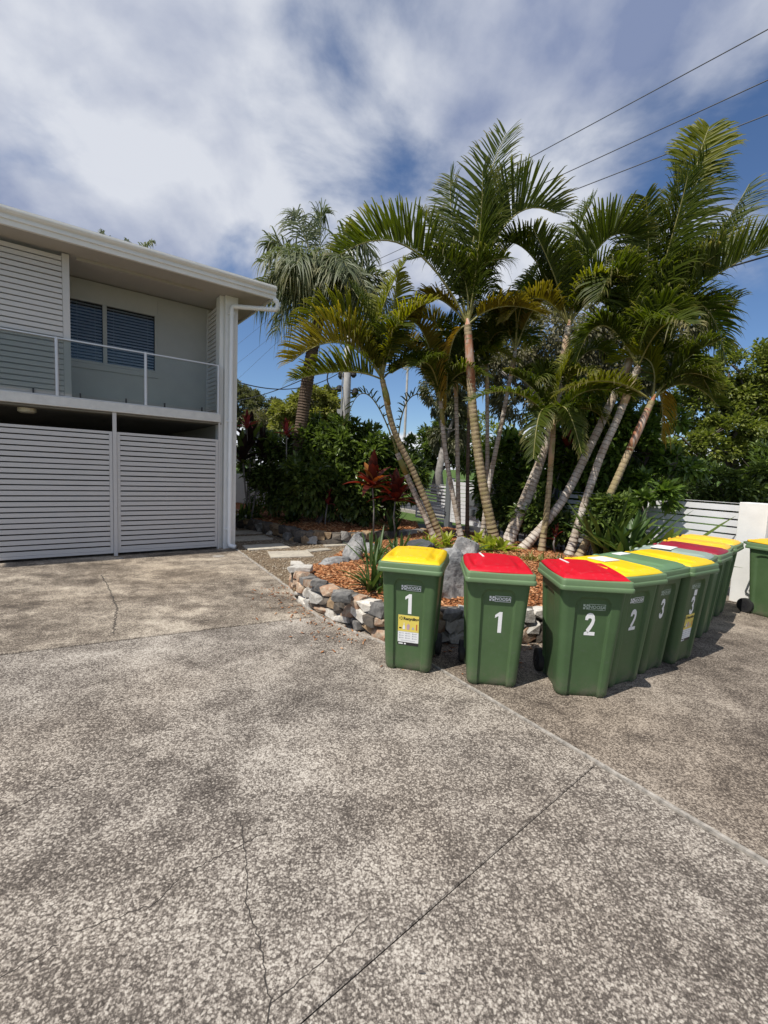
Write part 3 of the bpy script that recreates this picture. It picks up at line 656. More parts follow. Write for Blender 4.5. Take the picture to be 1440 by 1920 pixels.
# window
wf = MB(); y0, y1 = 1.085, 1.16
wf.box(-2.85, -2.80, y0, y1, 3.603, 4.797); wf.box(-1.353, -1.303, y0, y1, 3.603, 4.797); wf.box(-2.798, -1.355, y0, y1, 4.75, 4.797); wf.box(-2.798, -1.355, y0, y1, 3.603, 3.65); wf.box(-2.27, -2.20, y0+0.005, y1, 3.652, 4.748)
win = wf.build('window', 'shade_toned_white', house)
hb('sill', 'shade_toned_white', -2.86, -1.29, 1.075, 1.098, 3.50, 3.598, parent=win)
for a, b in ((-2.80, -2.27), (-2.20, -1.353)):
    MB().box(a+0.001, b-0.001, 1.125, 1.131, 3.651, 4.749).build('pane', 'glass_window', win)
    mb = MB()
    for i in range(19):
        z = 3.66+i*0.058; mb.add([(a+0.01, 1.175, z), (b-0.01, 1.175, z), (b-0.01, 1.20, z+0.034), (a+0.01, 1.20, z+0.034)], [(0, 1, 2, 3)])
        mb.add([(a+0.01, 1.177, z-0.001), (b-0.01, 1.177, z-0.001), (b-0.01, 1.202, z+0.033), (a+0.01, 1.202, z+0.033)], [(3, 2, 1, 0)])
    for q in (a+0.12, b-0.12): mb.box(q-0.002, q+0.002, 1.168, 1.172, 3.66, 4.74)
    mb.build('blind', 'blind_slat', win)
# narrow track along the balcony ceiling, garage light
hb('ceiling_track', 'shade_toned_soffit', -2.72, -0.68, 0.09, 0.14, 5.115, 5.163)
mb = MB(); mb.tube([(-3.45, 0.45, 2.58), (-3.45, 0.45, 2.52), (-3.45, 0.45, 2.50)], [0.13, 0.13, 0.09], 18); mb.build('ceiling_lamp', 'lamp_glass', house)
# vent pipe on roof edge
hb('roof_vent', 'gutter_paint', -0.5, -0.42, 6.0, 6.08, 5.7, 5.95)

# ------------------------------------------------------------------ wheelie bins
def rounded(w, y0, y1, r, nf=41, ns=33, nb=13, nc=7):
    """outline (x, y) counter-clockwise from front-left; same count for every ring"""
    out = []; h = w/2
    def line(a, b, n): return [(a[0]+(b[0]-a[0])*i/(n-1), a[1]+(b[1]-a[1])*i/(n-1)) for i in range(n)]
    def arc(cx, cy, a0): return [(cx+r*math.cos(a0+math.pi/2*i/(nc+1)), cy+r*math.sin(a0+math.pi/2*i/(nc+1))) for i in range(1, nc+1)]
    out += line((-h+r, y0), (h-r, y0), nf)+arc(h-r, y0+r, -math.pi/2)
    out += line((h, y0+r), (h, y1-r), ns)+arc(h-r, y1-r, 0)
    out += line((h-r, y1), (-h+r, y1), nb)+arc(-h+r, y1-r, math.pi/2)
    out += line((-h, y1-r), (-h, y0+r), ns)+arc(-h+r, y0+r, math.pi)
    return np.array(out)
def sm(x, a, b):
    t_ = min(1, max(0, (x-a)/(b-a))); return t_*t_*(3-2*t_)
PANEL = 0.022
def front_y(z): return -0.225-0.085*(z/0.93)
def loft(rings):
    n = len(rings[0]); V = np.concatenate(rings); Q = []
    for i in range(len(rings)-1):
        a = np.arange(n); b = (a+1) % n; Q.append(np.stack([i*n+a, i*n+b, (i+1)*n+b, (i+1)*n+a], 1))
    return V, np.concatenate(Q)
def bin_body():
    zs = np.concatenate([[0.0, 0.012, 0.03], np.linspace(0.06, 0.70, 18), np.linspace(0.72, 0.88, 22), [0.90, 0.915]])
    rings = []
    for z in zs:
        k = z/0.93; w = 0.405+0.095*k; y0 = front_y(z); y1 = 0.235+0.06*k; rr = 0.055
        if z < 0.03: w -= 0.02*(1-z/0.03); y0 += 0.012*(1-z/0.03)
        O_ = rounded(w, y0, y1, rr, 61, 41); P3 = []
        for (x, y) in O_:
            nx, ny = x, y
            if abs(y-y0) < 1e-6:        # front: recessed centre panel with an arched head
                hw = 0.118+0.012*k; top = 0.845
                ins = 1-sm(abs(x), hw-0.002, hw+0.007)
                lim = top-0.045*(max(0, abs(x)/hw-0.62)/0.38)**2.5
                ins *= 1-sm(z, lim-0.015, lim+0.004)
                ny = y+PANEL*ins
            elif abs(abs(x)-w/2) < 1e-6:  # sides: long shallow panel
                q = (1-sm(y, 0.17, 0.19))*sm(y, -0.105, -0.088); lim = 0.83-0.5*max(0, abs(y-0.04)-0.07)**2*10
                nx = x-math.copysign(0.017*q*(1-sm(z, lim-0.02, lim+0.004)), x)
            P3.append((nx, ny, z))
        rings.append(np.array(P3))
    V, Q = loft(rings); n = len(rings[0]); c = len(V); V = np.vstack([V, [(0, 0, 0.01)]])
    T = np.array([(c, (j+1) % n, j) for j in range(n)])
    return mesh_np('body', V, Q, T, mat='bin_green', smooth=True)
def bin_rim():
    spec = [(0.480, -0.01, 0.905), (0.53, 0.025, 0.907), (0.556, 0.045, 0.908), (0.560, 0.047, 0.912), (0.560, 0.047, 0.937), (0.556, 0.045, 0.941), (0.546, 0.040, 0.944), (0.545, 0.040, 0.948), (0.546, 0.040, 0.982), (0.540, 0.037, 0.990), (0.505, 0.010, 0.994), (0.47, -0.01, 0.990), (0.46, -0.015, 0.93)]
    rings = []
    for w, e, z in spec:
        O_ = rounded(w, -0.315-e, 0.30+e*0.55, 0.035, 9, 9, 9, 5); rings.append(np.column_stack([O_, np.full(len(O_), z)]))
    V, Q = loft(rings); me = mesh_np('rim', V, Q, mat='bin_rim', smooth=False)
    return me
def lid_mesh(mat):
    nx, ny = 45, 45; V = []; W, D0, D1 = 0.532, -0.338, 0.315
    for j in range(ny):
        for i in range(nx):
            a = -1+2*i/(nx-1); b = -1+2*j/(ny-1); c = 0.22
            x = a*math.sqrt(1-c*b*b/2)*W/2; y = b*math.sqrt(1-c*a*a/2); yy = (D0+D1)/2+y*(D1-D0)/2
            e = min(1-abs(a), 1-abs(b)); z = 1.003+0.018*sm(e, 0.0, 0.09)
            z += 0.010*(1-a*a)*(1-0.4*b*b) + 0.008*b
            pl = (1-sm(abs(a), 0.50, 0.56))*sm(b, -0.92, -0.80)*(1-sm(b, 0.78, 0.86)); z += 0.013*pl
            rib = math.exp(-((abs(a)-0.70)/0.09)**2)*math.exp(-((b+0.25)/0.28)**2); z -= 0.026*rib
            z += 0.008*math.exp(-((abs(a)-0.86)/0.05)**2)*(1-sm(abs(b), 0.75, 0.9))
            V.append((x, yy, z))
    V = np.array(V); i = np.arange((ny-1)*nx).reshape(ny-1, nx)[:, :-1].ravel(); Q = np.stack([i, i+1, i+nx+1, i+nx], 1)
    # skirt
    ed = list(range(nx))+[nx-1+nx*k for k in range(1, ny)]+[nx*(ny-1)+k for k in range(nx-2, -1, -1)]+[nx*k for k in range(ny-2, 0, -1)]
    n0 = len(V); S = V[ed].copy(); S[:, 2] -= 0.012; cx = np.array([0, (D0+D1)/2]); S[:, :2] += (S[:, :2]-cx)*0.012
    S2 = S.copy(); S2[:, :2] -= (S2[:, :2]-cx)*0.05
    m_ = len(ed); k = np.arange(m_); k2 = (k+1) % m_; e = np.array(ed)
    Q2 = np.stack([e[k2], e[k], n0+k, n0+k2], 1); Q3 = np.stack([n0+k2, n0+k, n0+m_+k, n0+m_+k2], 1)
    return mesh_np('lid', np.vstack([V, S, S2]), np.vstack([Q, Q2, Q3]), mat=mat, smooth=True)
BODY = bin_body(); RIM = bin_rim(); LIDS = {}
def simple_mesh(mb, name, mat, smooth=False):
    me = bpy.data.meshes.new(name); me.from_pydata(mb.v, [], mb.f); me.update(); me.materials.append(MATS[mat])
    if smooth: me.polygons.foreach_set('use_smooth', np.ones(len(me.polygons), bool))
    return me
mb = MB(); mb.tube([(-0.025, 0, 0), (-0.022, 0, 0), (0.022, 0, 0), (0.025, 0, 0)], [0.088, 0.10, 0.10, 0.088], 28); TYRE = simple_mesh(mb, 'tyre', 'black_rubber')
mb = MB(); mb.tube([(-0.028, 0, 0), (0.028, 0, 0)], 0.055, 20); mb.tube([(-0.034, 0, 0), (0.034, 0, 0)], 0.02, 12); HUB = simple_mesh(mb, 'hub', 'black_plastic')
mb = MB(); mb.tube([(-0.21, 0.255, 0.10), (0.21, 0.255, 0.10)], 0.011, 10); AXLE = simple_mesh(mb, 'axle', 'black_plastic')
mb = MB(); mb.tube([(-0.20, 0.325, 0.965), (-0.20, 0.372, 0.972), (-0.185, 0.385, 0.975), (0.185, 0.385, 0.975), (0.20, 0.372, 0.972), (0.20, 0.325, 0.965)], 0.014, 10); HANDLE = simple_mesh(mb, 'handle', 'bin_green', True)
mb = MB()
mb.tube([(-0.035, 0.333, 1.005), (0.035, 0.333, 1.005)], 0.018, 12)
HINGE = {}
mbk = mb
# lettering helpers: x to the right, y up, in metres
def strip2d(pts, w):
    P2 = [np.array(p, float) for p in pts]; V = []; Fc = []
    for i, p in enumerate(P2):
        n1 = None; ns = []
        for a, b in ((i-1, i), (i, i+1)):
            if a >= 0 and b < len(P2):
                d = P2[b]-P2[a]; d /= np.linalg.norm(d); ns.append(np.array([-d[1], d[0]]))
        n1 = sum(ns); n1 /= np.linalg.norm(n1)+1e-9; f = 1/max(0.45, float(n1@ns[0]))
        V += [p+n1*w/2*f, p-n1*w/2*f]
    return V, [(2*i, 2*i+1, 2*i+3, 2*i+2) for i in range(len(P2)-1)]
def digit(ch):
    out = []
    if ch == '1': out.append(([(0.42, 0), (0.74, 0), (0.74, 1), (0.50, 1), (0.14, 0.84), (0.14, 0.70), (0.42, 0.80)], [(0, 1, 2, 3, 6), (3, 4, 5, 6)]))
    if ch == '2':
        arc = [(0.16, 0.70), (0.16, 0.80), (0.24, 0.88), (0.38, 0.915), (0.55, 0.90), (0.67, 0.82), (0.70, 0.71), (0.66, 0.58), (0.52, 0.40), (0.34, 0.23), (0.27, 0.165)]
        out.append(strip2d(arc, 0.24)); out.append(([(0.05, 0), (0.92, 0), (0.92, 0.165), (0.40, 0.165), (0.18, 0.168), (0.05, 0.12)], [(0, 1, 2, 3, 4, 5)]))
    if ch == '3':
        out.append(strip2d([(0.15, 0.72), (0.17, 0.83), (0.28, 0.905), (0.45, 0.92), (0.62, 0.88), (0.70, 0.76), (0.66, 0.63), (0.53, 0.525), (0.68, 0.43), (0.74, 0.28), (0.66, 0.14), (0.48, 0.085), (0.28, 0.10), (0.15, 0.18), (0.12, 0.29)], 0.22))
    if ch == '4':
        out.append(([(0.52, 0), (0.78, 0), (0.78, 1), (0.52, 1)], [(0, 1, 2, 3)])); out.append(([(0.04, 0.22), (0.52, 0.22), (0.52, 0.38), (0.04, 0.38)], [(0, 1, 2, 3)]))
        out.append(([(0.78, 0.22), (0.96, 0.22), (0.96, 0.38), (0.78, 0.38)], [(0, 1, 2, 3)])); out.append(([(0.04, 0.38), (0.26, 0.38), (0.52, 0.78), (0.52, 1.0), (0.42, 1.0)], [(0, 1, 2, 3, 4)]))
    return out
def on_front(V2, x0, z0, sx, sz, lift, extra=0.0):
    """map flat (x, y) to the recessed front panel of a bin"""
    return [(x0+p[0]*sx, front_y(z0+p[1]*sz)+PANEL-lift, z0+p[1]*sz) for p in V2]
def text_shape(s, size, bold=0.0):
    cu = bpy.data.curves.new('t', 'FONT'); cu.body = s; cu.size = size; cu.offset = bold; cu.resolution_u = 2; cu.align_x = 'CENTER'
    o = bpy.data.objects.new('t', cu); COL.objects.link(o); bpy.context.view_layer.update()
    dg = bpy.context.evaluated_depsgraph_get(); me = bpy.data.meshes.new_from_object(o.evaluated_get(dg))
    V = [tuple(v.co[:2]) for v in me.vertices]; Fc = [tuple(p.vertices) for p in me.polygons]
    bpy.data.objects.remove(o); bpy.data.meshes.remove(me); return V, Fc
TXT_LOGO = text_shape('NOOSA', 0.040, 0.0012); TXT_REC = text_shape('Recycling', 0.036, 0.0014)
def rect(x0, y0, x1, y1): return [(x0, y0), (x1, y0), (x1, y1), (x0, y1)], [(0, 1, 2, 3)]
def decal(parent, name, shapes, mat, x0, z0, sx=1.0, sz=1.0, lift=0.002):
    mb = MB()
    for V2, Fc in shapes: mb.add(on_front(V2, x0, z0, sx, sz, lift), Fc)
    return mb.build(name, mat, parent)
def add_logo(b, z, mat='decal_white', x=0.0):
    sh = []
    for ix in (0, 1):
        for iz in (0, 1): sh.append(rect(-0.083+ix*0.024, iz*0.024+0.0, -0.067+ix*0.024, iz*0.024+0.017))
    sh.append(([(-0.069, 0.016), (-0.057, 0.016), (-0.057, 0.0255), (-0.069, 0.0255)], [(0, 1, 2, 3)]))
    sh += [rect(-0.040, -0.004, 0.088, 0.0), rect(-0.040, 0.041, 0.088, 0.045), rect(-0.040, 0.0, -0.036, 0.041), rect(0.084, 0.0, 0.088, 0.041)]
    lg = decal(b, 'logo', sh, mat, x, z)
    V, Fc = TXT_LOGO; decal(lg, 'lettering', [([(p[0]*0.88+0.024, p[1]*0.95+0.007) for p in V], Fc)], mat, x, z)
def add_number(b, ch, z, h=0.18, w=0.095, x=0.0): decal(b, 'number', digit(ch), 'decal_white', x-w/2, z, w, h)
def add_sticker(b, z, x=0.0):
    st = decal(b, 'recycling_sticker', [rect(-0.092, 0.04, 0.092, 0.29)], 'decal_white', x, z, lift=0.0015)
    decal(st, 'yellow_field', [rect(-0.092, 0.14, 0.092, 0.29)], 'sticker_yellow', x, z, lift=0.003)
    decal(st, 'black_band', [rect(-0.092, 0.012, 0.092, 0.040)], 'sticker_black', x, z, lift=0.0015)
    V, Fc = TXT_REC; decal(st, 'lettering', [([(p[0]+0.022, p[1]+0.248) for p in V], Fc)], 'sticker_black', x, z, lift=0.0045)
    arr = [strip2d([(-0.066+0.012*math.cos(a), 0.260+0.012*math.sin(a)) for a in np.linspace(s, s+1.6, 6)], 0.006) for s in (0.3, 2.4, 4.5)]
    decal(st, 'recycling_arrows', arr, 'sticker_black', x, z, lift=0.0045)
    decal(st, 'picture', [rect(-0.082, 0.165, -0.060, 0.176)], 'sticker_black', x, z, lift=0.0045)
    decal(st, 'picture', [([(-0.050, 0.16), (-0.028, 0.16), (-0.030, 0.19), (-0.036, 0.20), (-0.036, 0.22), (-0.041, 0.22), (-0.041, 0.20), (-0.048, 0.19)], [(0, 1, 2, 3, 4, 5, 6, 7)])], 'decal_white', x, z, lift=0.0045)
    decal(st, 'picture', [([(-0.014, 0.16), (0.008, 0.16), (0.012, 0.20), (0.002, 0.216), (-0.014, 0.20)], [(0, 1, 2, 3, 4)])], 'sticker_pink', x, z, lift=0.0045)
    decal(st, 'picture', [([(0.030, 0.165), (0.052, 0.165), (0.048, 0.185), (0.036, 0.185)], [(0, 1, 2, 3)])], 'sticker_grey', x, z, lift=0.0045)
    decal(st, 'picture', [rect(0.068, 0.16, 0.078, 0.215)], 'sticker_orange', x, z, lift=0.0045)
    sh = []
    for r_, zz in enumerate((0.122, 0.10, 0.078)):
        for q, x0 in enumerate((-0.08, -0.025, 0.035)): sh += [rect(x0, zz-0.004, x0+0.012, zz+0.006), rect(x0+0.016, zz-0.001, x0+0.042, zz+0.003)]
    sh.append(rect(-0.066, 0.055, 0.062, 0.058)); decal(st, 'small_print', sh, 'sticker_grey', x, z, lift=0.003)
    decal(st, 'small_print', [rect(-0.084, 0.020, -0.045, 0.032), rect(-0.035, 0.020, -0.018, 0.032)], 'decal_white', x, z, lift=0.003)
def lid_plate(lid, x0, x1, y0, y1, z, mat, rz=0.0, name='lid_label'):
    mb = MB(); cx, cy = (x0+x1)/2, (y0+y1)/2; c, s = math.cos(rz), math.sin(rz)
    pts = [(cx+(x-cx)*c-(y-cy)*s, cy+(x-cx)*s+(y-cy)*c) for x, y in ((x0, y0), (x1, y0), (x1, y1), (x0, y1))]
    mb.prism(pts, 'z', z-0.006, z); mb.build(name, mat, lid)
def make_bin(label, center, th, lidmat, body='bin_green', tilt=0.0):
    root = empty('wheelie_bin', (center[0], center[1], 0.0), th); tag(root, label, 'bin', 'green wheelie bins standing in the driveway')
    for nm, me in (('body', BODY), ('rim', RIM), ('axle', AXLE), ('handle', HANDLE)):
        o = link(nm, me, root)
        if body != 'bin_green' and nm in ('body', 'rim', 'handle'):
            o.material_slots[0].link = 'OBJECT'; o.material_slots[0].material = MATS[body if nm != 'rim' else 'bin_rim_olive']
        if nm == 'body': b = o
    for s in (-1, 1):
        w = link('wheel', TYRE, root); w.location = (s*0.222, 0.262, 0.10); link('hub', HUB, w)
    if lidmat not in LIDS: LIDS[lidmat] = lid_mesh(lidmat); HINGE[lidmat] = simple_mesh(mbk, 'hinge', lidmat, True)
    lid = link('lid', LIDS[lidmat], root); [link('hinge', HINGE[lidmat], lid, (s_*0.15, 0, 0)) for s_ in (-1, 1)]
    return root, b, lid
def center_from(corner, th, side=1):
    lx, ly = 0.279*side, -0.361; c, s = math.cos(th), math.sin(th)
    return np.array(corner)-np.array([lx*c-ly*s, lx*s+ly*c])
def mid_center(pl, pr, back=1.02):   # from both front rim corners
    a = ground(*pl, 0.93)[:2]; b = ground(*pr, 0.93)[:2]; d = b-a; th = math.atan2(d[1], d[0]); m_ = (a+b)/2
    c_ = m_+np.array([-math.sin(th), math.cos(th)])*0.361; return c_*back, th
c, th = mid_center((704, 1076), (828, 1088), 1.055)
r_, b, lid = make_bin('green bin with yellow lid, number 1 and recycling sticker, nearest the stone wall', c, th, 'lid_yellow')
add_logo(b, 0.745, x=0.012); add_number(b, '1', 0.53); add_sticker(b, 0.225)
mb = MB()
for sh in [rect(-0.085, 0.05, 0.085, 0.054), rect(-0.085, 0.094, 0.085, 0.098), rect(-0.085, 0.054, -0.081, 0.094), rect(0.081, 0.054, 0.085, 0.094), rect(-0.068, 0.062, -0.03, 0.086), rect(-0.02, 0.062, 0.02, 0.086), rect(0.03, 0.062, 0.068, 0.086)]:
    V, Fc = sh; mb.add([(p[0], p[1]+0.02, 1.0505+0.012*p[1]) for p in V]+[(p[0], p[1]+0.02, 1.042) for p in V], [(0, 1, 2, 3), (0, 4, 5, 1), (1, 5, 6, 2), (2, 6, 7, 3), (3, 7, 4, 0)])
mb.build('embossed_panel', 'lid_amber', lid)
c, th = mid_center((872, 1090), (1009, 1099))
r_, b, lid = make_bin('green bin with bright red lid and number 1, between yellow lid and red lid', c, th, 'lid_red')
add_logo(b, 0.745, x=0.012); add_number(b, '1', 0.475, x=0.02); lid_plate(lid, -0.115, -0.100, 0.05, 0.22, 1.052, 'decal_white', 0.1, 'lid_stripe')
c, th = mid_center((1062, 1106), (1185, 1113))
r_, b, lid = make_bin('green bin with red lid and number 2, closest to the camera', c, th, 'lid_red')
add_logo(b, 0.745, 'decal_faded', x=0.012); add_number(b, '2', 0.53); lid_plate(lid, -0.115, -0.100, 0.05, 0.22, 1.052, 'decal_white', 0.1, 'lid_stripe')
row = [((2.36, 3.70), 27, 'lid_yellow', 'bin_green', 'green bin with yellow lid and number 2, behind the second red lid'),
       ((2.82, 4.01), 31, 'lid_green', 'bin_olive', 'green bin with green lid and number 3'),
       ((3.23, 4.33), 36, 'lid_yellow', 'bin_olive', 'green bin with number 3 and a recycling sticker, yellow lid'),
       ((3.61, 4.72), 43, 'lid_pale', 'bin_olive', 'green bin with pale grey green lid and number 4'),
       ((3.98, 5.12), 46, 'lid_maroon', 'bin_green', 'green bin with dark maroon lid far along the row'),
       ((4.36, 5.52), 46, 'lid_amber', 'bin_green', 'green bin with amber lid, second last in the row'),
       ((4.74, 5.92), 46, 'lid_amber', 'bin_green', 'last green bin of the row, amber lid, next to the white pillar')]
for i, (cr_, a, lm, bm_, lab) in enumerate(row):
    a += (0, 3, -3, 2, -4, 2, -2)[i]; sh_ = (0, 0.05, -0.03, 0.06, 0.0, 0.06, 0.02)[i]
    r_, b, lid = make_bin(lab, center_from(cr_, R(a))+np.array([0.085, 0.045])+np.array([0.05, 0.04])*max(0, i-3)+np.array([-math.sin(R(a)), math.cos(R(a))])*sh_, R(a), lm, bm_)
    if i == 0: add_logo(b, 0.745, 'decal_white'); add_number(b, '2', 0.50); lid_plate(lid, -0.10, 0.10, -0.02, 0.16, 1.054, 'decal_white')
    if i == 1: add_logo(b, 0.745, 'decal_faded'); add_number(b, '3', 0.52); lid_plate(lid, -0.12, 0.06, 0.10, 0.19, 1.054, 'decal_white')
    if i == 2:
        add_logo(b, 0.755, 'decal_faded'); decal(b, 'small_label', [rect(-0.03, 0.0, 0.03, 0.06)], 'decal_white', 0.02, 0.68); add_number(b, '3', 0.49, x=0.01); add_sticker(b, 0.20)
    if i == 3: add_logo(b, 0.745, 'decal_faded'); add_number(b, '4', 0.54); lid_plate(lid, -0.16, 0.12, 0.0, 0.2, 1.054, 'decal_white')
    if i in (4, 5, 6): add_logo(b, 0.745, 'decal_faded')
make_bin('lone green bin with amber lid right of the white pillar, cut by the frame', (5.42, 6.0), R(20), 'lid_amber', 'bin_green')

# ------------------------------------------------------------------ fences
def fence_frame(p, q):
    d = np.array(q)-np.array(p); return math.atan2(d[1], d[0]), float(np.linalg.norm(d))
fence = empty('boundary_fence', (FA[0], FA[1], 0), math.atan2(fdir[1], fdir[0])); tag(fence, 'white slatted boundary fence with grey posts running behind the palms', 'fence')
def slat_panel(a, b, z0, z1, pitch, sw, mat, label):
    f = ring(MB(), a, b, z0, z1, 0.035, 0.006, -0.02, 0.02).build('panel', mat, fence); f['label'] = label
    slats(f, a+0.037, b-0.037, z0+0.01, z1-0.008, pitch, sw, -0.012, 0.012, mat)
def post(s_, w, d, z1, mat): MB().box(s_-w/2, s_+w/2, -d/2, d/2, -0.1, z1).build('post', mat, fence, bevel=0.006)
F = lambda s: FA+fdir*s
pl_ = MB().box(-0.18, 0.18, -0.15, 0.15, -0.1, 1.52).build('gate_pillar', 'render_white', bevel=0.008); pl_.location = (FA[0], FA[1], 0); pl_.rotation_euler.z = math.atan2(fdir[1], fdir[0]); tag(pl_, 'white rendered pillar at the right end of the fence', 'pillar')
slat_panel(0.19, 1.66, 0.30, 1.50, 0.118, 0.092, 'fence_white', 'sunlit white panel beside the white pillar')
post(1.72, 0.09, 0.09, 1.52, 'fence_grey'); slat_panel(1.78, 3.52, 0.30, 1.50, 0.118, 0.075, 'fence_white', 'white panel behind the leaning palm trunks')
post(3.58, 0.12, 0.12, 1.55, 'fence_grey'); slat_panel(3.66, 5.35, 0.30, 1.52, 0.118, 0.075, 'fence_white', 'white panel behind the middle palms')
post(5.42, 0.14, 0.14, 1.62, 'render_white'); slat_panel(5.5, 7.15, 0.40, 1.62, 0.105, 0.094, 'fence_white', 'close boarded white panel carrying the letterbox')
post(7.25, 0.20, 0.16, 1.66, 'fence_grey'); slat_panel(7.38, 8.9, 0.35, 1.45, 0.10, 0.055, 'fence_white', 'open slatted panel left of the wide grey post')
gt = empty('entry_gate', (FA[0], FA[1], 0), math.atan2(fdir[1], fdir[0])); tag(gt, 'white slatted gate right of the white pillar, cut by the frame', 'gate')
f = ring(MB(), -1.9, -0.22, 0.12, 1.48, 0.04, 0.04, -0.02, 0.02).build('gate_frame', 'fence_white', gt); slats(gt, -1.855, -0.265, 0.17, 1.43, 0.118, 0.092, -0.012, 0.012, 'fence_white')
a_ = math.atan2(fdir[1], fdir[0]); lb = empty('letterbox', (*(F(6.15)-fnor*0.06), 0), a_); tag(lb, 'grey letterbox set in the white boarded fence', 'letterbox')
s_ = 1.0
mb = MB().box(-0.24, 0.24, -0.10, 0.04, 0.95, 1.28); mb.build('box', 'fence_grey', lb); MB().box(-0.16, 0.16, -0.106, -0.101, 1.17, 1.20).build('slot', 'black_plastic', lb)
MB().box(-0.02, 0.20, -0.06, 0.03, 0.66, 0.84).build('newspaper_holder', 'fence_grey', lb)
# pale wall seen under the hedge on the far left
mb = MB().box(-3.0, 3.0, -0.1, 0.1, 0, 1.45); o = mb.build('boundary_wall', 'render_white'); o.location = (*ground(470, 935, 0.35)[:2], 0); o.location = (-5.6, 17.0, 0); o.rotation_euler.z = R(-30); tag(o, 'pale rendered wall seen through the shrubs beside the house', 'wall')

# ------------------------------------------------------------------ foliage helpers
def leaf_mesh(name, C, A, U, L, W, mat, fold=0.18, six=False, droop=0.15):
    """C centres/bases, A leaf axis, U up hint (n,3); L,W arrays"""
    n = len(C); A = A/np.linalg.norm(A, axis=1, keepdims=True); S = np.cross(A, U); S /= np.linalg.norm(S, axis=1, keepdims=True)+1e-9; Nn = np.cross(S, A)
    L = L[:, None]; W = W[:, None]
    if six:
        b = C; m1 = C+A*L*0.55-Nn*L*0.02; tp = C+A*L-Nn*L*droop
        l1 = C+A*L*0.28+S*W*0.42+Nn*W*fold; l2 = C+A*L*0.66+S*W*0.40+Nn*W*fold-Nn*L*droop*0.4
        r1 = C+A*L*0.28-S*W*0.42+Nn*W*fold; r2 = C+A*L*0.66-S*W*0.40+Nn*W*fold-Nn*L*droop*0.4
        V = np.stack([b, m1, tp, l1, l2, r1, r2], 1); k = 7*np.arange(n)[:, None]
        Q = np.concatenate([k+np.array([[0, 1, 4, 3]]), k+np.array([[0, 5, 6, 1]])]); T = np.concatenate([k+np.array([[1, 2, 4]]), k+np.array([[1, 6, 2]])])
        return mesh_np(name, V.reshape(-1, 3), Q, T, mat=mat, smooth=False)
    V = np.stack([C, C+A*L*0.45+S*W*0.5+Nn*W*fold, C+A*L-Nn*L*droop, C+A*L*0.45-S*W*0.5+Nn*W*fold], 1); k = 4*np.arange(n)[:, None]
    T = np.concatenate([k+np.array([[0, 2, 1]]), k+np.array([[0, 3, 2]])])
    return mesh_np(name, V.reshape(-1, 3), tris=T, mat=mat)
def unit(n):
    v = rng.normal(0, 1, (n, 3)); return v/np.linalg.norm(v, axis=1, keepdims=True)
def blob_points(blobs, n, nclump, csig, shell=0.55):
    vol = np.array([b[3]*b[4]*b[5] for b in blobs])**0.67; vol /= vol.sum(); out = []; dirs = []
    for b, v in zip(blobs, vol):
        m_ = max(8, int(n*v)); kc = max(3, int(nclump*v)); d = unit(kc); rr = (shell+(1-shell)*rng.random(kc)**0.6)[:, None]
        cc = np.array(b[:3])+d*rr*np.array(b[3:6]); pick = rng.integers(0, kc, m_); sc_ = np.array(b[3:6])*csig
        cs = rng.uniform(0.6, 1.35, kc)[pick][:, None]
        o_ = unit(m_)*(rng.random(m_)**0.45)[:, None]*cs
        P = cc[pick]+o_*sc_; out.append(P); dirs.append(o_*0.8+d[pick]*0.6)
    return np.concatenate(out), np.concatenate(dirs)
def tree(name, label, base, blobs, n, nclump, csig, leafL, leafW, mat, tr=0.12, barkm='bark', group=None, six=False, cat='tree', shell=0.5, hang=0.0, up=0.4, nl=0.12, stems=1):
    root = empty(name, tuple(base)); tag(root, label, cat, group); base = np.array(base, float)
    cen = np.mean([b[:3] for b in blobs], 0); mb = MB()
    fork = base+(cen-base)*0.45
    for s in range(stems):
        o_ = np.array([random.uniform(-1, 1), random.uniform(-1, 1), 0])*(0.25*(stems > 1))
        mb.tube([base+o_+np.array([0, 0, -0.2]), base+o_*0.9+(fork-base)*0.5+rng.normal(0, tr*0.5, 3)*[1, 1, 0], fork+o_*0.7], [tr*1.15, tr, tr*0.8], 9)
    mb.build('trunk' if cat == 'tree' else 'stem', barkm, root, smooth=True, world=True)
    lm = MB()
    for b in blobs:
        c = np.array(b[:3]); m_ = (fork+c)/2+rng.normal(0, 0.15, 3)*np.array(b[3:6]); lm.tube([fork, m_, c], [tr*0.6, tr*0.4, tr*0.2], 6)
        for _ in range(5):
            q = c+unit(1)[0]*np.array(b[3:6])*0.85; lm.tube([m_ if random.random() < 0.4 else c, (c+q)/2+rng.normal(0, 0.06, 3)*np.array(b[3:6]), q], [tr*0.22, tr*0.13, tr*0.05], 5)
    lm.build('limbs' if cat == 'tree' else 'branches', barkm, root, smooth=True, world=True)
    P, D = blob_points(blobs, n, nclump, csig, shell)
    A = D+unit(len(P))*0.7+np.array([0, 0, -hang]); U = unit(len(P))*0.6+np.array([0, 0, 1.0])
    L = rng.uniform(0.7, 1.25, len(P))*leafL; W = rng.uniform(0.75, 1.2, len(P))*leafW
    part_np('crown' if cat == 'tree' else 'foliage', leaf_mesh('crown', P-base, A, U, L, W, mat, six=six), root)
    return root
def pblob(px, py, rpx, Y, ry=None, rd=None):
    c = at(px, py, Y); r = rpx*Y/FPX; return (c[0], c[1], c[2], r, rd or r, (ry or rpx)*Y/FPX)
def base_at(px, Y, z=0.0): p = at(px, 900, Y); return (p[0], Y, z)

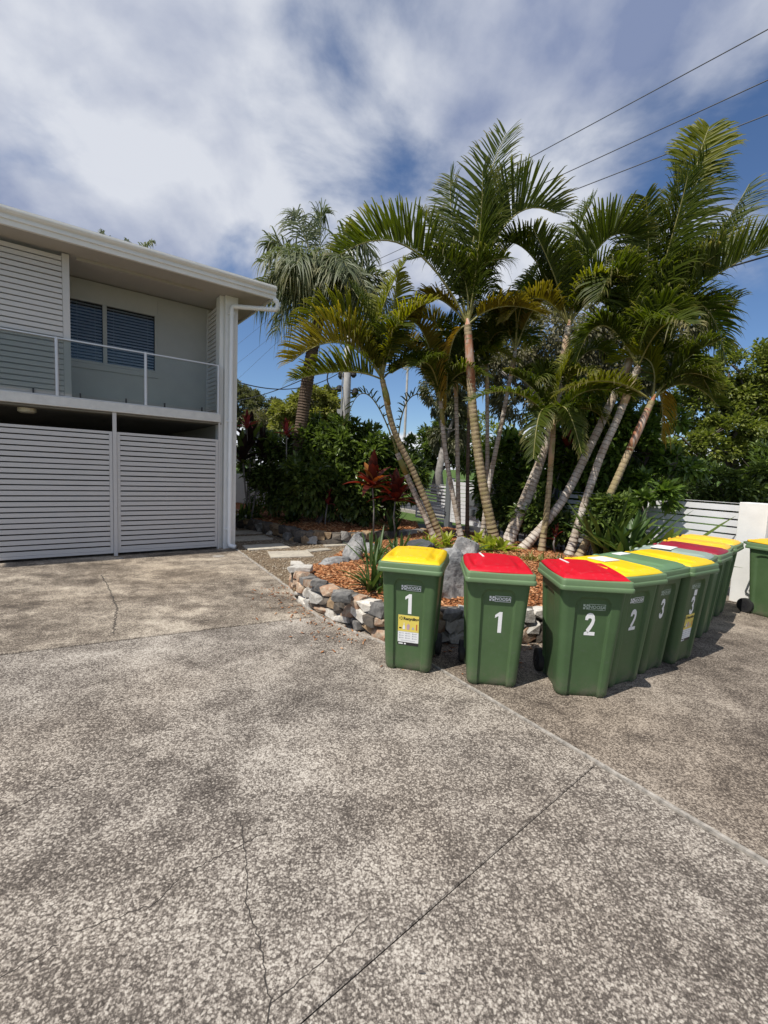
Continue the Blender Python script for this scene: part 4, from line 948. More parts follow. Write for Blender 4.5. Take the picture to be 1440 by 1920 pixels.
# ------------------------------------------------------------------ palms
def bez(P0, P1, P2, t): t = np.asarray(t)[:, None]; return (1-t)**2*P0+2*t*(1-t)*P1+t*t*P2, 2*(1-t)*(P1-P0)+2*t*(P2-P1)
def frond_mesh(P0, Pm, P2, L, mat, n=74, vee=42, droop=0.22, width=0.027, tint=0.0, roll=0.0, jit=0.06, plume=0.0, start=0.16, rw=0.017):
    P0, Pm, P2 = map(np.asarray, (P0, Pm, P2)); P1 = 2*Pm-0.5*(P0+P2)
    t = np.linspace(start, 0.995, n); B, T = bez(P0, P1, P2, t); T /= np.linalg.norm(T, axis=1, keepdims=True)
    K = P0-2*P1+P2
    if np.linalg.norm(K) < 0.05: K = np.array([0, 0, -1.0])
    Nn = -K[None]+(T@K)[:, None]*T; Nn /= np.linalg.norm(Nn, axis=1, keepdims=True)+1e-9; S = np.cross(T, Nn)
    roll = roll + rng.normal(0, 0.22)
    if roll: c, s = math.cos(roll), math.sin(roll); Nn, S = Nn*c+S*s, S*c-Nn*s
    tp = (t-start)/(1-start); prof = (1-0.62*np.clip((tp-0.38)/0.62, 0, 1)**1.6)*(0.5+0.5*np.clip(tp/0.28, 0, 1))
    Vs = []; Qs = []; tips = []; nb = 0; ks = np.array([0, 0.2, 0.45, 0.7, 0.88, 1.0]); ws = np.array([0.45, 1.0, 1.0, 0.8, 0.45, 0.04]); hk = np.array([0, 0, 0, 0.0, 0.03, 0.115])
    for side in (-1, 1):
        a = np.radians(74-26*tp+rng.normal(0, 3.5, n)); ve = np.radians(vee+rng.normal(0, 6+plume*40, n))
        D = T*np.cos(a)[:, None]+(S*side*np.cos(ve)[:, None]+Nn*np.sin(ve)[:, None])*np.sin(a)[:, None]
        D += rng.normal(0, jit, D.shape); D /= np.linalg.norm(D, axis=1, keepdims=True)
        l = L*prof*rng.uniform(0.88, 1.08, n); dr = droop*rng.uniform(0.5, 1.5, n)
        kink = rng.random(n) < 0.10; dr = np.where(kink, dr*2.2, dr)
        W = T-np.sum(T*D, 1, keepdims=True)*D; W /= np.linalg.norm(W, axis=1, keepdims=True)+1e-9; Fn = np.cross(D, W)
        pts = B[:, None]+D[:, None]*(l[:, None]*ks)[..., None]; pts[..., 2] -= (dr*l)[:, None]*ks**2.3+(l*rng.uniform(0.3, 1.5, n))[:, None]*hk
        pts -= (D*l[:, None])[:, None]*(hk*0.35)[None, :, None]
        hw = (width/2*(0.7+0.5*prof))[:, None]*ws
        Lf = pts-W[:, None]*hw[..., None]; Rt = pts+W[:, None]*hw[..., None]; Ct = pts-Fn[:, None]*(hw*0.45)[..., None]
        V = np.stack([Lf, Ct, Rt], 2).reshape(-1, 3); m_ = n*18
        i = (np.arange(n)[:, None, None]*18+np.arange(5)[None, :, None]*3+np.arange(2)[None, None, :]).ravel()
        Vs.append(V); Qs.append(np.stack([i, i+1, i+4, i+3], 1)+nb); nb += m_
        tips.append((np.broadcast_to(ks[None, :, None], (n, 6, 3))*0.75+0.25*tp[:, None, None]).reshape(-1))
    nl = sum(len(q) for q in Qs)
    tt = np.linspace(0, 1, 16); Br, Tr = bez(P0, P1, P2, tt); mb = MB(); mb.tube(list(Br), [rw*(1-0.8*q)+0.002 for q in tt], 6)
    Vs.append(np.array(mb.v)); Qr = np.array([f for f in mb.f if len(f) == 4])+nb; tips.append(np.zeros(len(mb.v)))
    V = np.concatenate(Vs); Q = np.concatenate(Qs+[Qr]); tipa = np.concatenate(tips)
    tn = np.full(len(V), tint)*np.clip(0.4+rng.random(len(V))*0, 0, 1)*2.0; tn = np.clip(tn, 0, 0.85)
    return V, Q, tipa, tn, nl, mat
def add_frond(root, args):
    V, Q, tip, tn, nl, mat = args
    me = mesh_np('frond', V-ORG[root], Q, mat=mat, attrs={'tip': tip, 'tint': tn}); me.materials.append(MATS['rachis'])
    mi = np.zeros(len(Q), np.int32); mi[nl:] = 1; me.polygons.foreach_set('material_index', mi); link('frond', me, root)
def catmull(P, n=12):
    P = [np.array(p, float) for p in P]; P = [2*P[0]-P[1]]+P+[2*P[-1]-P[-2]]; out = []
    for i in range(1, len(P)-2):
        for t_ in np.linspace(0, 1, n, endpoint=False):
            a, b, c, d = P[i-1:i+3]; out.append(0.5*((2*b)+(c-a)*t_+(2*a-5*b+4*c-d)*t_**2+(3*b-a-3*c+d)*t_**3))
    return out+[P[-2]]
def trunk_mesh(pts, r0, r1, mat, step=0.085, flare=1.5):
    pl = catmull(pts, 14); pl = np.array(pl); d = np.concatenate([[0], np.cumsum(np.linalg.norm(np.diff(pl, axis=0), axis=1))])
    tot = d[-1]; s = []; k = 0.0
    while k < tot: s += [k, k+step*0.12, k+step*0.5, k+step*0.95]; k += step
    s = np.array([q for q in s if q < tot]+[tot]); C = np.column_stack([np.interp(s, d, pl[:, j]) for j in range(3)])
    ph = (s % step)/step; rad = (r0+(r1-r0)*(s/tot))*(1+0.05*np.where(ph < 0.3, 1, -0.4)*1.0)*(1+(flare-1)*np.exp(-s/0.18))
    mb = MB(); mb.tube(list(C), list(rad), 12)
    F4 = [f for f in mb.f if len(f) == 4]
    return mesh_np('trunk', np.array(mb.v), np.array(F4), mat=mat, smooth=True, attrs={'len': np.repeat(s, 12)})
def palm(label, base, mids, crown, Y, r0, r1, fronds, nrand, Lr, tm='trunk_pale', fm='frond_green', shaft='crownshaft', Yt=None, leafL=0.62, name='palm_tree', group='golden cane palms in the front bed', rseed=0, elev=(35, 85), az0=None, slen=0.5):
    rr = random.Random(rseed+11); Yt = Yt or Y
    b = at(*base, Y); zb = fz(b[0], Y)-0.06; b = np.array([b[0], Y, zb])
    P = [b]+[at(*m_, Y+(Yt-Y)*(i+1)/(len(mids)+1)) for i, m_ in enumerate(mids)]+[at(*crown, Yt)]
    root = empty(name, tuple(b)); tag(root, label, 'palm', group)
    pts = [p-b for p in P]; part_np('trunk', trunk_mesh(pts, r0, r1, tm), root)
    cr_ = P[-1]; dn = P[-2]-cr_; dn /= np.linalg.norm(dn); mb = MB()
    mb.tube([cr_+dn*slen, cr_+dn*slen*0.6, cr_+dn*0.15, cr_-dn*0.12], [r1*1.06, r1*1.22, r1*1.0, r1*0.5], 12); mb.build('crownshaft', shaft, root, smooth=True, world=True)
    for f in fronds:
        mid, tip, dY = f[0], f[1], f[2]; kw = dict(f[3]) if len(f) > 3 else {}
        m_ = kw.pop('mat', fm); LL = kw.pop('L', leafL)
        P0 = cr_+np.array([0, 0, 0.0]); p2 = at(*tip, Yt+dY); pm = at(*mid, Yt+dY*0.42)
        add_frond(root, frond_mesh(P0, pm, p2, LL, m_, **kw))
    for k in range(nrand):
        az = rr.uniform(0, 6.283) if az0 is None else az0+k*6.283/nrand+rr.uniform(-0.4, 0.4)
        e = R(rr.uniform(*elev)); l = Lr*rr.uniform(0.75, 1.1); h = np.array([math.cos(az), math.sin(az), 0])
        pm = cr_+h*l*0.5*math.cos(e)+np.array([0, 0, l*0.5*math.sin(e)]); p2 = pm+h*l*0.42+np.array([0, 0, l*0.40*(math.sin(e)-0.95)])
        add_frond(root, frond_mesh(cr_, pm, p2, leafL*rr.uniform(0.8, 1.05), fm if rr.random() < 0.85 else 'frond_yellow', n=60, vee=rr.uniform(25, 45), droop=rr.uniform(0.15, 0.4)))
    return root
Yw = dict(mat='frond_yellow')
palm('golden cane palm leaning left, leftmost of the clump, with yellowing arching fronds', (831, 1004), [(777, 889), (738, 805)], (717, 712), 9.6, 0.075, 0.055,
     [((641, 644), (548, 678), -0.5, dict(mat='frond_yellow', L=0.95, tint=0.42, droop=0.15, vee=55)), ((650, 697), (556, 712), -0.8, dict(L=0.8, tint=0.05, vee=50)), ((712, 600), (762, 488), 0.5, dict(mat='frond_yellow', L=0.55, vee=45, roll=0.8)),
      ((652, 598), (556, 612), 0.3, dict(mat='frond_green', L=0.8, tint=0.1)), ((752, 610), (812, 566), -0.4, dict(mat='frond_yellow', L=0.75, vee=30, tint=0.1)), ((700, 620), (660, 540), 0.6, dict(L=0.75)), ((735, 600), (745, 510), -0.3, dict(mat='frond_yellow', L=0.6, tint=0.08)), ((675, 650), (600, 590), -0.2, dict(L=0.65, tint=0.15)), ((770, 680), (850, 690), 0.3, dict(L=0.5))], 3, 1.7, 'trunk_tan', shaft='crownshaft_green', Yt=9.0, rseed=1)
palm('short palm trunk beside the leftmost leaning palm', (818, 1000), [(774, 917)], (745, 850), 9.75, 0.065, 0.055, [((690, 740), (650, 790), 0.2, dict(L=0.35, n=14)), ((770, 745), (830, 770), 0.3, dict(L=0.35, n=14))], 0, 1.3, rseed=2, shaft='crownshaft_green')
palm('slim palm with cream shaft, second from the left in the clump', (867, 1008), [(837, 860)], (826, 752), 9.3, 0.055, 0.042, [((775, 655), (745, 640), 0.4, dict(L=0.5, tint=0.55)), ((800, 640), (765, 600), -0.3, dict(L=0.5, tint=0.4)), ((870, 650), (900, 640), 0.4, dict(L=0.5)), ((790, 690), (735, 700), -0.4, dict(L=0.5))], 3, 1.5, shaft='crownshaft_green', rseed=3)
palm('straight slender palm with white trunk left of the tallest palm', (861, 1000), [(858, 860)], (854, 700), 9.7, 0.052, 0.04, [((820, 610), (760, 600), 0.3, dict(tint=0.35, L=0.5)), ((880, 600), (925, 590), 0.6, dict(L=0.5))], 4, 1.5, rseed=4)
palm('thin brown stemmed palm tight against the tallest palm', (876, 1008), [(877, 880)], (880, 740), 9.9, 0.045, 0.035, [], 5, 1.3, 'trunk_brown', rseed=5, elev=(20, 70))
palm('tallest central palm with thick trunk, red brown shaft and huge arching fronds', (930, 1034), [(905, 905), (887, 770)], (877, 610), 8.9, 0.10, 0.072,
     [((768, 465), (638, 478), -0.5, dict(L=0.95, n=76, vee=62, droop=0.06, width=0.030, rw=0.022)), ((945, 425), (1040, 400), -0.4, dict(L=1.15, n=76, vee=60, droop=0.06, width=0.030, rw=0.022)),
      ((893, 420), (950, 250), 0.3, dict(L=1.0, n=80, vee=25, roll=1.1, droop=0.08, width=0.030)), ((850, 440), (845, 330), 0.8, dict(L=0.75, vee=40, droop=0.10)), ((925, 500), (985, 440), 0.7, dict(L=0.75)), ((835, 480), (790, 400), 0.9, dict(L=0.8, vee=45)), ((898, 460), (905, 320), -0.5, dict(L=1.0, vee=25, roll=-1.0, droop=0.1, n=76)), ((915, 440), (990, 330), 0.5, dict(L=0.95, vee=50, droop=0.1)), ((846, 650), (838, 760), 0.3, dict(L=0.35, tint=0.9, n=40, droop=0.7)), ((820, 560), (790, 590), 0.5, dict(L=0.5, tint=0.4)), ((940, 575), (1020, 590), -0.5, dict(L=0.5, tint=0.4))], 4, 2.0, 'trunk_tan', shaft='crownshaft_red', rseed=6, slen=1.25, Yt=8.8)
palm('slim palm directly behind the tallest palm', (915, 990), [(914, 860)], (913, 690), 9.9, 0.05, 0.04, [((950, 600), (1000, 600), 0.3, dict(tint=0.3, L=0.5))], 5, 1.5, rseed=7)
palm('slender palm leaning right with a grey white trunk', (904, 1000), [(917, 910), (945, 770)], (966, 660), 9.5, 0.055, 0.042, [((1010, 570), (1055, 585), -0.3, dict(tint=0.5, L=0.5)), ((930, 590), (880, 600), 0.3, dict(tint=0.3, L=0.5)), ((985, 560), (1010, 500), 0.4, dict(L=0.6))], 4, 1.6, rseed=8)
palm('tall palm leaning right, pale shaft below the second highest crown', (951, 1020), [(1000, 908), (1040, 770)], (1066, 612), 9.0, 0.085, 0.062,
     [((1125, 462), (1200, 452), -0.5, dict(L=0.95, n=76, vee=60, droop=0.08, width=0.030)), ((1005, 490), (950, 455), 0.4, dict(L=0.8, vee=50, droop=0.15)), ((1070, 480), (1110, 380), 0.6, dict(L=0.8)), ((1010, 560), (950, 600), -0.4, dict(L=0.55, tint=0.35)), ((1120, 560), (1180, 590), -0.5, dict(L=0.7)), ((1090, 500), (1150, 400), 0.3, dict(L=0.85, vee=50)), ((1040, 520), (1000, 430), -0.4, dict(L=0.75)), ((1030, 540), (990, 560), 0.4, dict(L=0.6))], 3, 1.9, rseed=9, slen=1.0)
palm('companion trunk leaning parallel beside the tall right palm', (944, 1016), [(985, 925), (1022, 835)], (1046, 750), 9.25, 0.075, 0.055, [((1100, 660), (1150, 680), 0.3, dict(L=0.5))], 4, 1.4, rseed=10)
palm('small palm with tan ringed stem and low fan of bright fronds', (1014, 1042), [(1027, 940)], (1038, 800), 8.5, 0.058, 0.045,
     [((970, 738), (880, 752), -0.5, dict(L=0.42, droop=0.2, vee=25)), ((1015, 770), (1000, 860), -0.6, dict(L=0.42, vee=15)), ((1060, 765), (1090, 850), -0.6, dict(L=0.4, vee=15)), ((1095, 735), (1190, 745), -0.3, dict(L=0.45, vee=25)), ((1050, 715), (1075, 660), 0.2, dict(mat='frond_yellow', L=0.45)), ((1000, 730), (950, 700), 0.4, dict(L=0.45))], 1, 1.3, 'trunk_tan', shaft='crownshaft', rseed=11, slen=0.75)
palm('long palm trunk curving up to the right with the highest right crown', (975, 1042), [(1052, 942), (1110, 830), (1160, 723)], (1200, 632), 8.6, 0.085, 0.065,
     [((1272, 430), (1325, 300), 0.2, dict(L=1.0, n=80, vee=25, roll=1.0, droop=0.14, width=0.030)), ((1318, 532), (1490, 438), -0.8, dict(L=0.95, n=80, vee=62, droop=0.06, width=0.030, rw=0.022)), ((1300, 565), (1358, 660), -0.3, dict(L=0.8, vee=20, droop=0.25)), ((1230, 470), (1260, 360), 0.5, dict(L=0.8, vee=45)),
      ((1160, 520), (1125, 560), -0.4, dict(L=0.75, vee=35)), ((1255, 460), (1290, 330), -0.5, dict(L=0.95, vee=25, roll=-0.9, n=76, droop=0.15)), ((1215, 480), (1210, 370), -0.3, dict(L=0.85, vee=25, roll=0.9)), ((1310, 500), (1420, 480), 0.6, dict(L=0.85, vee=50)), ((1270, 540), (1340, 480), -0.6, dict(L=0.8, vee=45)), ((1180, 480), (1160, 400), 0.7, dict(L=0.75)), ((1290, 520), (1400, 400), 0.5, dict(L=0.85, vee=45, droop=0.15)), ((1325, 470), (1405, 345), 0.3, dict(L=0.85, vee=30, roll=0.8)), ((1262, 440), (1262, 310), 0.6, dict(L=0.85, vee=30, roll=-0.7))], 2, 1.9, rseed=12, slen=0.8)
palm('palm with pinkish shaft, middle of the three right leaning trunks', (1065, 1044), [(1120, 872), (1160, 780)], (1196, 690), 8.3, 0.075, 0.06,
     [((1265, 600), (1385, 560), 0.3, dict(L=0.75, vee=45)), ((1130, 610), (1080, 680), 0.3, dict(L=0.65)), ((1250, 560), (1320, 480), 0.6, dict(L=0.75)), ((1230, 590), (1290, 600), -0.5, dict(L=0.65)), ((1150, 590), (1110, 560), 0.5, dict(L=0.65)), ((1180, 560), (1170, 480), 0.3, dict(L=0.7, vee=40)), ((1235, 730), (1240, 820), 0.2, dict(L=0.35, tint=0.9, n=36, droop=0.7)), ((1265, 660), (1330, 730), -0.3, dict(L=0.6, vee=25))], 2, 1.6, rseed=13, slen=0.7)
palm('rightmost leaning palm with green banded stem and red shaft', (1083, 1046), [(1142, 930), (1180, 845)], (1222, 752), 8.1, 0.07, 0.055,
     [((1280, 680), (1345, 640), -0.3, dict(L=0.6, vee=35)), ((1140, 715), (1050, 735), -0.4, dict(L=0.5, tint=0.12, vee=20)), ((1285, 720), (1345, 760), 0.2, dict(L=0.55)), ((1240, 650), (1260, 580), 0.3, dict(L=0.6))], 2, 1.4, 'trunk_tan', shaft='crownshaft_red', rseed=14, slen=0.95)
# bright unopened spear fan at the very top right
sp = bpy.data.objects['palm_tree.011'] if 'palm_tree.011' in bpy.data.objects else None
if sp is not None:
    add_frond(sp, frond_mesh(at(1297, 352, 8.8), at(1312, 290, 8.8), at(1330, 238, 8.8), 0.75, 'frond_yellow', n=44, vee=10, roll=1.5, droop=0.1, start=0.05, width=0.036))
# drooping feather palm behind the house corner
def old_palm(label, base, mids, crown, Y, r, zb, specs, n, L, leafL, fm, rseed, tm='trunk_brown', group=None):
    rr = random.Random(rseed); b = at(*base, Y); b = np.array([b[0], Y, zb]); P = [b]+[at(*m_, Y) for m_ in mids]+[at(*crown, Y)]
    root = empty('feather_palm', tuple(b)); tag(root, label, 'palm', group)
    part_np('trunk', trunk_mesh([p-b for p in P], r, r*0.85, tm, 0.075, 1.25), root); cr_ = P[-1]
    for k in range(n):
        az = k*2.399+rr.uniform(-0.3, 0.3); e = R(20+60*((k*0.618) % 1)); l = L*rr.uniform(0.8, 1.1); h = np.array([math.cos(az), math.sin(az), 0])
        pm = cr_+h*l*0.5*math.cos(e)+np.array([0, 0, l*0.5*math.sin(e)]); p2 = pm+h*l*0.40+np.array([0, 0, l*0.42*(math.sin(e)-1.15)])
        add_frond(root, frond_mesh(cr_, pm, p2, leafL*rr.uniform(0.8, 1.1), fm, n=54, vee=rr.uniform(0, 25), droop=rr.uniform(0.5, 1.0), width=0.045, jit=0.14, plume=0.7, start=0.12))
    for f in specs:
        add_frond(root, frond_mesh(cr_, at(*f[0], Y+f[2]*0.4), at(*f[1], Y+f[2]), leafL, fm, n=58, vee=20, droop=0.6, width=0.045, jit=0.12, plume=0.6, start=0.12))
    return root
old_palm('shaggy grey green feather palm rising behind the hedge near the house corner', (548, 968), [(562, 820), (585, 660)], (606, 560), 12.6, 0.185, 0.3,
         [((540, 530), (478, 560), -0.4), ((570, 440), (548, 400), 0.3), ((650, 450), (700, 480), -0.3), ((660, 520), (722, 520), -0.5), ((560, 540), (520, 620), -0.6), ((600, 430), (610, 400), 0.4), ((540, 470), (500, 460), 0.2)], 24, 2.25, 0.85, 'frond_grey', 5)
old_palm('palm crown whose frond tips just show above the house roof', (240, 850), [(240, 700)], (240, 500), 24.0, 0.15, 0.0, [((205, 455), (190, 432), 0.2), ((265, 465), (288, 452), 0.1), ((245, 470), (235, 447), 0.1)], 6, 1.5, 0.5, 'frond_grey', 8)

# ------------------------------------------------------------------ trees and shrubs
HG = 'shrubs of the hedge left of the palms'; RG = 'broad leaved shrubs behind the right palms'; BG = 'trees beyond the street'
for lab, px, Y, bl in [
    ('dark hedge shrub behind the shaggy palm trunk', 560, 13.2, [pblob(545, 860, 55, 13.2, 68), pblob(505, 895, 50, 13.0, 75), pblob(580, 840, 50, 13.2, 55)]),
    ('tall glossy hedge shrub below the utility pole', 650, 12.8, [pblob(622, 838, 58, 12.8, 55), pblob(660, 870, 65, 12.6, 80), pblob(690, 848, 48, 12.9, 42)]),
    ('hedge shrub behind the red cordylines', 740, 12.9, [pblob(722, 880, 52, 12.9, 55), pblob(762, 890, 38, 12.8, 48), pblob(765, 850, 22, 13.0, 26), pblob(700, 920, 55, 12.4, 55)]),
    ('low dark hedge shrub over the terrace mulch', 600, 12.0, [pblob(585, 910, 60, 12.1, 55), pblob(640, 925, 50, 12.0, 48), pblob(690, 938, 45, 12.0, 38)])]:
    tree('hedge_shrub', lab, base_at(px, Y, 0.25), bl, 7500, 110, 0.27, 0.19, 0.085, 'leaf_dark', 0.04, group=HG, six=True, cat='shrub', stems=4, shell=0.35)
for lab, px, Y, bl, n in [
    ('leafy shrub between the tall right palm trunks', 1075, 10.0, [pblob(1085, 800, 62, 10.0, 85), pblob(1100, 890, 65, 9.9, 75), pblob(1010, 880, 55, 10.3, 80), pblob(1050, 930, 50, 10.0, 50)], 7000),
    ('glossy large leaved shrub hanging over the white fence', 1200, 9.3, [pblob(1185, 850, 58, 9.3, 65), pblob(1270, 868, 45, 8.6, 30), pblob(1150, 910, 55, 9.4, 55), pblob(1225, 915, 48, 8.6, 36), pblob(1140, 780, 50, 9.5, 55), pblob(1235, 800, 42, 9.2, 46), pblob(1238, 925, 26, 7.55, 22), pblob(1205, 950, 26, 7.75, 24)], 7500),
    ('shrub behind the central palm trunks by the letterbox', 930, 11.0, [pblob(945, 880, 45, 11.0, 70), pblob(975, 930, 45, 10.8, 55), pblob(920, 930, 28, 10.9, 40)], 3600)]:
    tree('broadleaf_shrub', lab, base_at(px, Y, 0.1), bl, n, 90, 0.27, 0.185, 0.088, 'leaf_glossy', 0.04, group=RG, six=True, cat='shrub', stems=4, shell=0.35)
tree('round_tree', 'rounded yellow green tree left of the utility pole', base_at(580, 27, 0.5), [pblob(590, 775, 55, 27, 42), pblob(545, 785, 42, 27, 32), pblob(620, 765, 30, 27, 34), pblob(585, 750, 32, 26, 22)], 16000, 170, 0.22, 0.24, 0.13, 'leaf_yellow', 0.22, group=BG)
tree('gum_tree', 'grey olive gum tree at the horizon beside the house column', base_at(470, 36, 0.5), [pblob(465, 765, 38, 36, 36), pblob(440, 750, 36, 36, 30), pblob(500, 770, 22, 36, 22)], 9000, 90, 0.24, 0.30, 0.12, 'leaf_gum', 0.3, group=BG)
tree('brush_tree', 'low brownish tree between the gum and the yellow green tree', base_at(505, 30, 0.5), [pblob(500, 795, 36, 30, 28), pblob(530, 790, 26, 30, 20)], 5000, 60, 0.26, 0.26, 0.11, 'leaf_brown', 0.18, group=BG)
tree('weeping_tree', 'grey green drooping tree behind the left palm crowns', base_at(830, 23, 0.5), [pblob(822, 720, 34, 23, 60), pblob(812, 660, 26, 23, 50), pblob(845, 800, 36, 23, 55), pblob(860, 700, 40, 23, 70)], 12000, 120, 0.24, 0.26, 0.075, 'leaf_gum', 0.2, 'bark_grey', group=BG, hang=0.8)
tree('dark_tree', 'dark green tree standing above the letterbox fence', base_at(815, 26, 0.8), [pblob(825, 830, 36, 26, 40), pblob(800, 850, 26, 26, 32), pblob(860, 850, 36, 26, 36)], 7000, 80, 0.26, 0.26, 0.12, 'leaf_dark', 0.2, group=BG)
tree('gum_tree', 'tall sparse gum tree behind the right palms', base_at(1130, 19, 0.5), [pblob(1060, 640, 85, 19, 80), pblob(1170, 660, 95, 19, 95), pblob(1270, 610, 70, 19, 55), pblob(1000, 720, 75, 19, 70), pblob(1110, 760, 90, 19, 60), pblob(940, 660, 60, 19, 70), pblob(1320, 590, 35, 19, 35)], 34000, 300, 0.24, 0.24, 0.085, 'leaf_brown', 0.26, 'bark_grey', group=BG, hang=0.5)
tree('street_tree', 'large dense green tree filling the right edge', base_at(1390, 14.5, 0.2), [pblob(1390, 700, 80, 14.5, 60), pblob(1320, 745, 70, 14.3, 70), pblob(1440, 740, 80, 14.5, 80), pblob(1380, 810, 80, 14, 60), pblob(1310, 830, 60, 13.5, 50), pblob(1430, 850, 60, 14, 50), pblob(1500, 790, 90, 14.5, 100)], 38000, 300, 0.22, 0.14, 0.08, 'leaf_tree', 0.22, group=BG)
tree('street_tree', 'shaded dark shrub below the large tree, over the fence', base_at(1390, 11.5, 0.1), [pblob(1350, 910, 65, 11.5, 45), pblob(1430, 900, 70, 11.5, 55), pblob(1290, 920, 50, 11.5, 45), pblob(1470, 915, 70, 11.3, 60)], 12000, 110, 0.30, 0.15, 0.07, 'leaf_dark', 0.08, group=BG, cat='tree')
for i, (px, py, rp) in enumerate([(700, 860, 60), (900, 830, 70), (1000, 860, 70), (1100, 850, 60), (1200, 840, 70), (620, 850, 50), (380, 850, 60)]):
    tree('distant_tree', ['far dark tree right of the utility pole', 'far tree between the central palm trunks', 'far tree behind the leaning palm trunks', 'far tree behind the small fan palm', 'far tree left of the large right tree', 'far tree below the utility pole', 'far tree hidden behind the house corner'][i], base_at(px, 44, 2.0), [pblob(px, py, rp, 44, rp*0.7), pblob(px+40, py+10, rp*0.7, 44, rp*0.5)], 3200, 60, 0.27, 0.45, 0.22, 'leaf_tree', 0.25, group=BG)

for lab, px, Y, bl in [
    ('low dark shrub at the feet of the leaning palms before the fence', 1030, 9.0, [pblob(1000, 965, 38, 9.2, 40), pblob(1050, 985, 34, 8.9, 34)]),
    ('low dark shrub before the fence left of the strappy clump', 1125, 8.1, [pblob(1120, 975, 34, 8.2, 40), pblob(1160, 960, 30, 8.0, 42)]),
    ('dark shrub between the letterbox and the central palm', 985, 10.2, [pblob(960, 960, 34, 10.2, 40), pblob(985, 930, 30, 10.2, 34)])]:
    tree('understorey_shrub', lab, base_at(px, Y, 0.3), bl, 2200, 40, 0.32, 0.15, 0.07, 'leaf_dark', 0.02, group='low dark shrubs under the palms', six=True, cat='shrub', stems=3, shell=0.3)
# ------------------------------------------------------------------ cordylines, strap plants, bromeliads
def strap_mesh(d, L, W, droop, seg=5, fold=0.22):
    d = np.array(d, float); d /= np.linalg.norm(d); up = np.array([0, 0, 1.0]); S = np.cross(d, up)
    if np.linalg.norm(S) < 0.05: S = np.array([1.0, 0, 0])
    S /= np.linalg.norm(S); Nn = np.cross(S, d); V = []; Q = []
    for i in range(seg+1):
        k = i/seg; p = d*L*k+np.array([0, 0, -droop*L*k**2.2]); w = W*[0.35, 0.85, 1.0, 0.9, 0.6, 0.04][min(5, int(round(k*5)))]
        V += [p-S*w/2+Nn*w*fold, p, p+S*w/2+Nn*w*fold]
    for i in range(seg):
        for j in (0, 1): a = i*3+j; Q.append((a, a+1, a+4, a+3))
    return V, Q
def cordyline(label, base, heads, mats, L, W, n, cat='cordyline', seed=0, stem=0.018):
    rr = random.Random(seed); root = empty('cordyline', tuple(base)); tag(root, label, cat, 'red leaved cordylines in the garden')
    for hd in heads:
        hd = np.array(hd, float); mb = MB(); b = np.array(base)+np.array([rr.uniform(-0.05, 0.05), rr.uniform(-0.05, 0.05), -0.1]); mb.tube([b, (b+hd)/2+np.array([rr.uniform(-0.05, 0.05), 0, 0]), hd], [stem*1.2, stem, stem*0.9], 7); mb.build('stem', 'bark_grey', root, smooth=True, world=True)
        for k in range(n):
            az = k*2.399+rr.uniform(-0.2, 0.2); e = R(86-74*(k/n)**1.5+rr.uniform(-8, 8)); d = (math.cos(az)*math.cos(e), math.sin(az)*math.cos(e), math.sin(e))
            V, Q = strap_mesh(d, L*rr.uniform(0.8, 1.1), W*rr.uniform(0.85, 1.15), rr.uniform(0.05, 0.3)+0.2*(k/n)); p = hd-ORG[root]+np.array([0, 0, -0.14*k/n])
            me = mesh_np('leaf', np.array(V), np.array(Q), mat=mats[min(len(mats)-1, int(rr.random()*len(mats)))], smooth=True); o = link('leaf', me, root); o.location = p
    return root
def ap(px, py, Y): return at(px, py, Y)
cordyline('red cordyline with two stems in front of the hedge', (*ap(703, 1000, 10.6)[:2], 0.35), [ap(698, 905, 10.6)], ['cordyline_red', 'cordyline_red', 'cordyline_red', 'cordyline_orange'], 0.80, 0.20, 30, seed=1)
cordyline('lower red cordyline beside the leftmost palm trunk', (*ap(738, 1005, 10.4)[:2], 0.35), [ap(742, 930, 10.4)], ['cordyline_red'], 0.74, 0.20, 30, seed=2)
cordyline('small pink cordyline over the terrace mulch', (*ap(611, 985, 11.6)[:2], 0.33), [ap(615, 938, 11.6)], ['cordyline_pink', 'cordyline_red'], 0.42, 0.085, 20, seed=3)
cordyline('tall dark cordyline with crimson top next to the downpipe', (*ap(470, 970, 12.6)[:2], 0.3), [ap(470, 830, 12.6), ap(455, 860, 12.4), ap(492, 850, 12.8)], ['cordyline_dark', 'cordyline_dark', 'leaf_dark'], 0.95, 0.16, 34, seed=4, stem=0.025)
cordyline('crimson cordyline head peeping over the dark one by the column', (*ap(462, 960, 13.0)[:2], 0.3), [ap(463, 795, 12.3)], ['cordyline_pink', 'cordyline_pink', 'cordyline_red'], 0.46, 0.11, 20, seed=5)
cordyline('orange red cordyline head above the hedge near the shaggy palm', (*ap(536, 965, 12.4)[:2], 0.3), [ap(537, 808, 12.0)], ['cordyline_orange', 'cordyline_pink', 'cordyline_red'], 0.42, 0.09, 20, seed=6)
cordyline('dark red cordyline behind the leaning right palm trunks', (*ap(1005, 1000, 9.6)[:2], 0.4), [ap(1003, 835, 9.6), ap(1065, 835, 9.6)], ['cordyline_red', 'cordyline_dark'], 0.45, 0.12, 18, seed=7)
cordyline('short scarlet cordyline between the right palm trunks', (*ap(1045, 1045, 8.5)[:2], 0.4), [ap(1042, 1000, 8.5)], ['cordyline_pink', 'cordyline_red'], 0.28, 0.06, 10, seed=8)
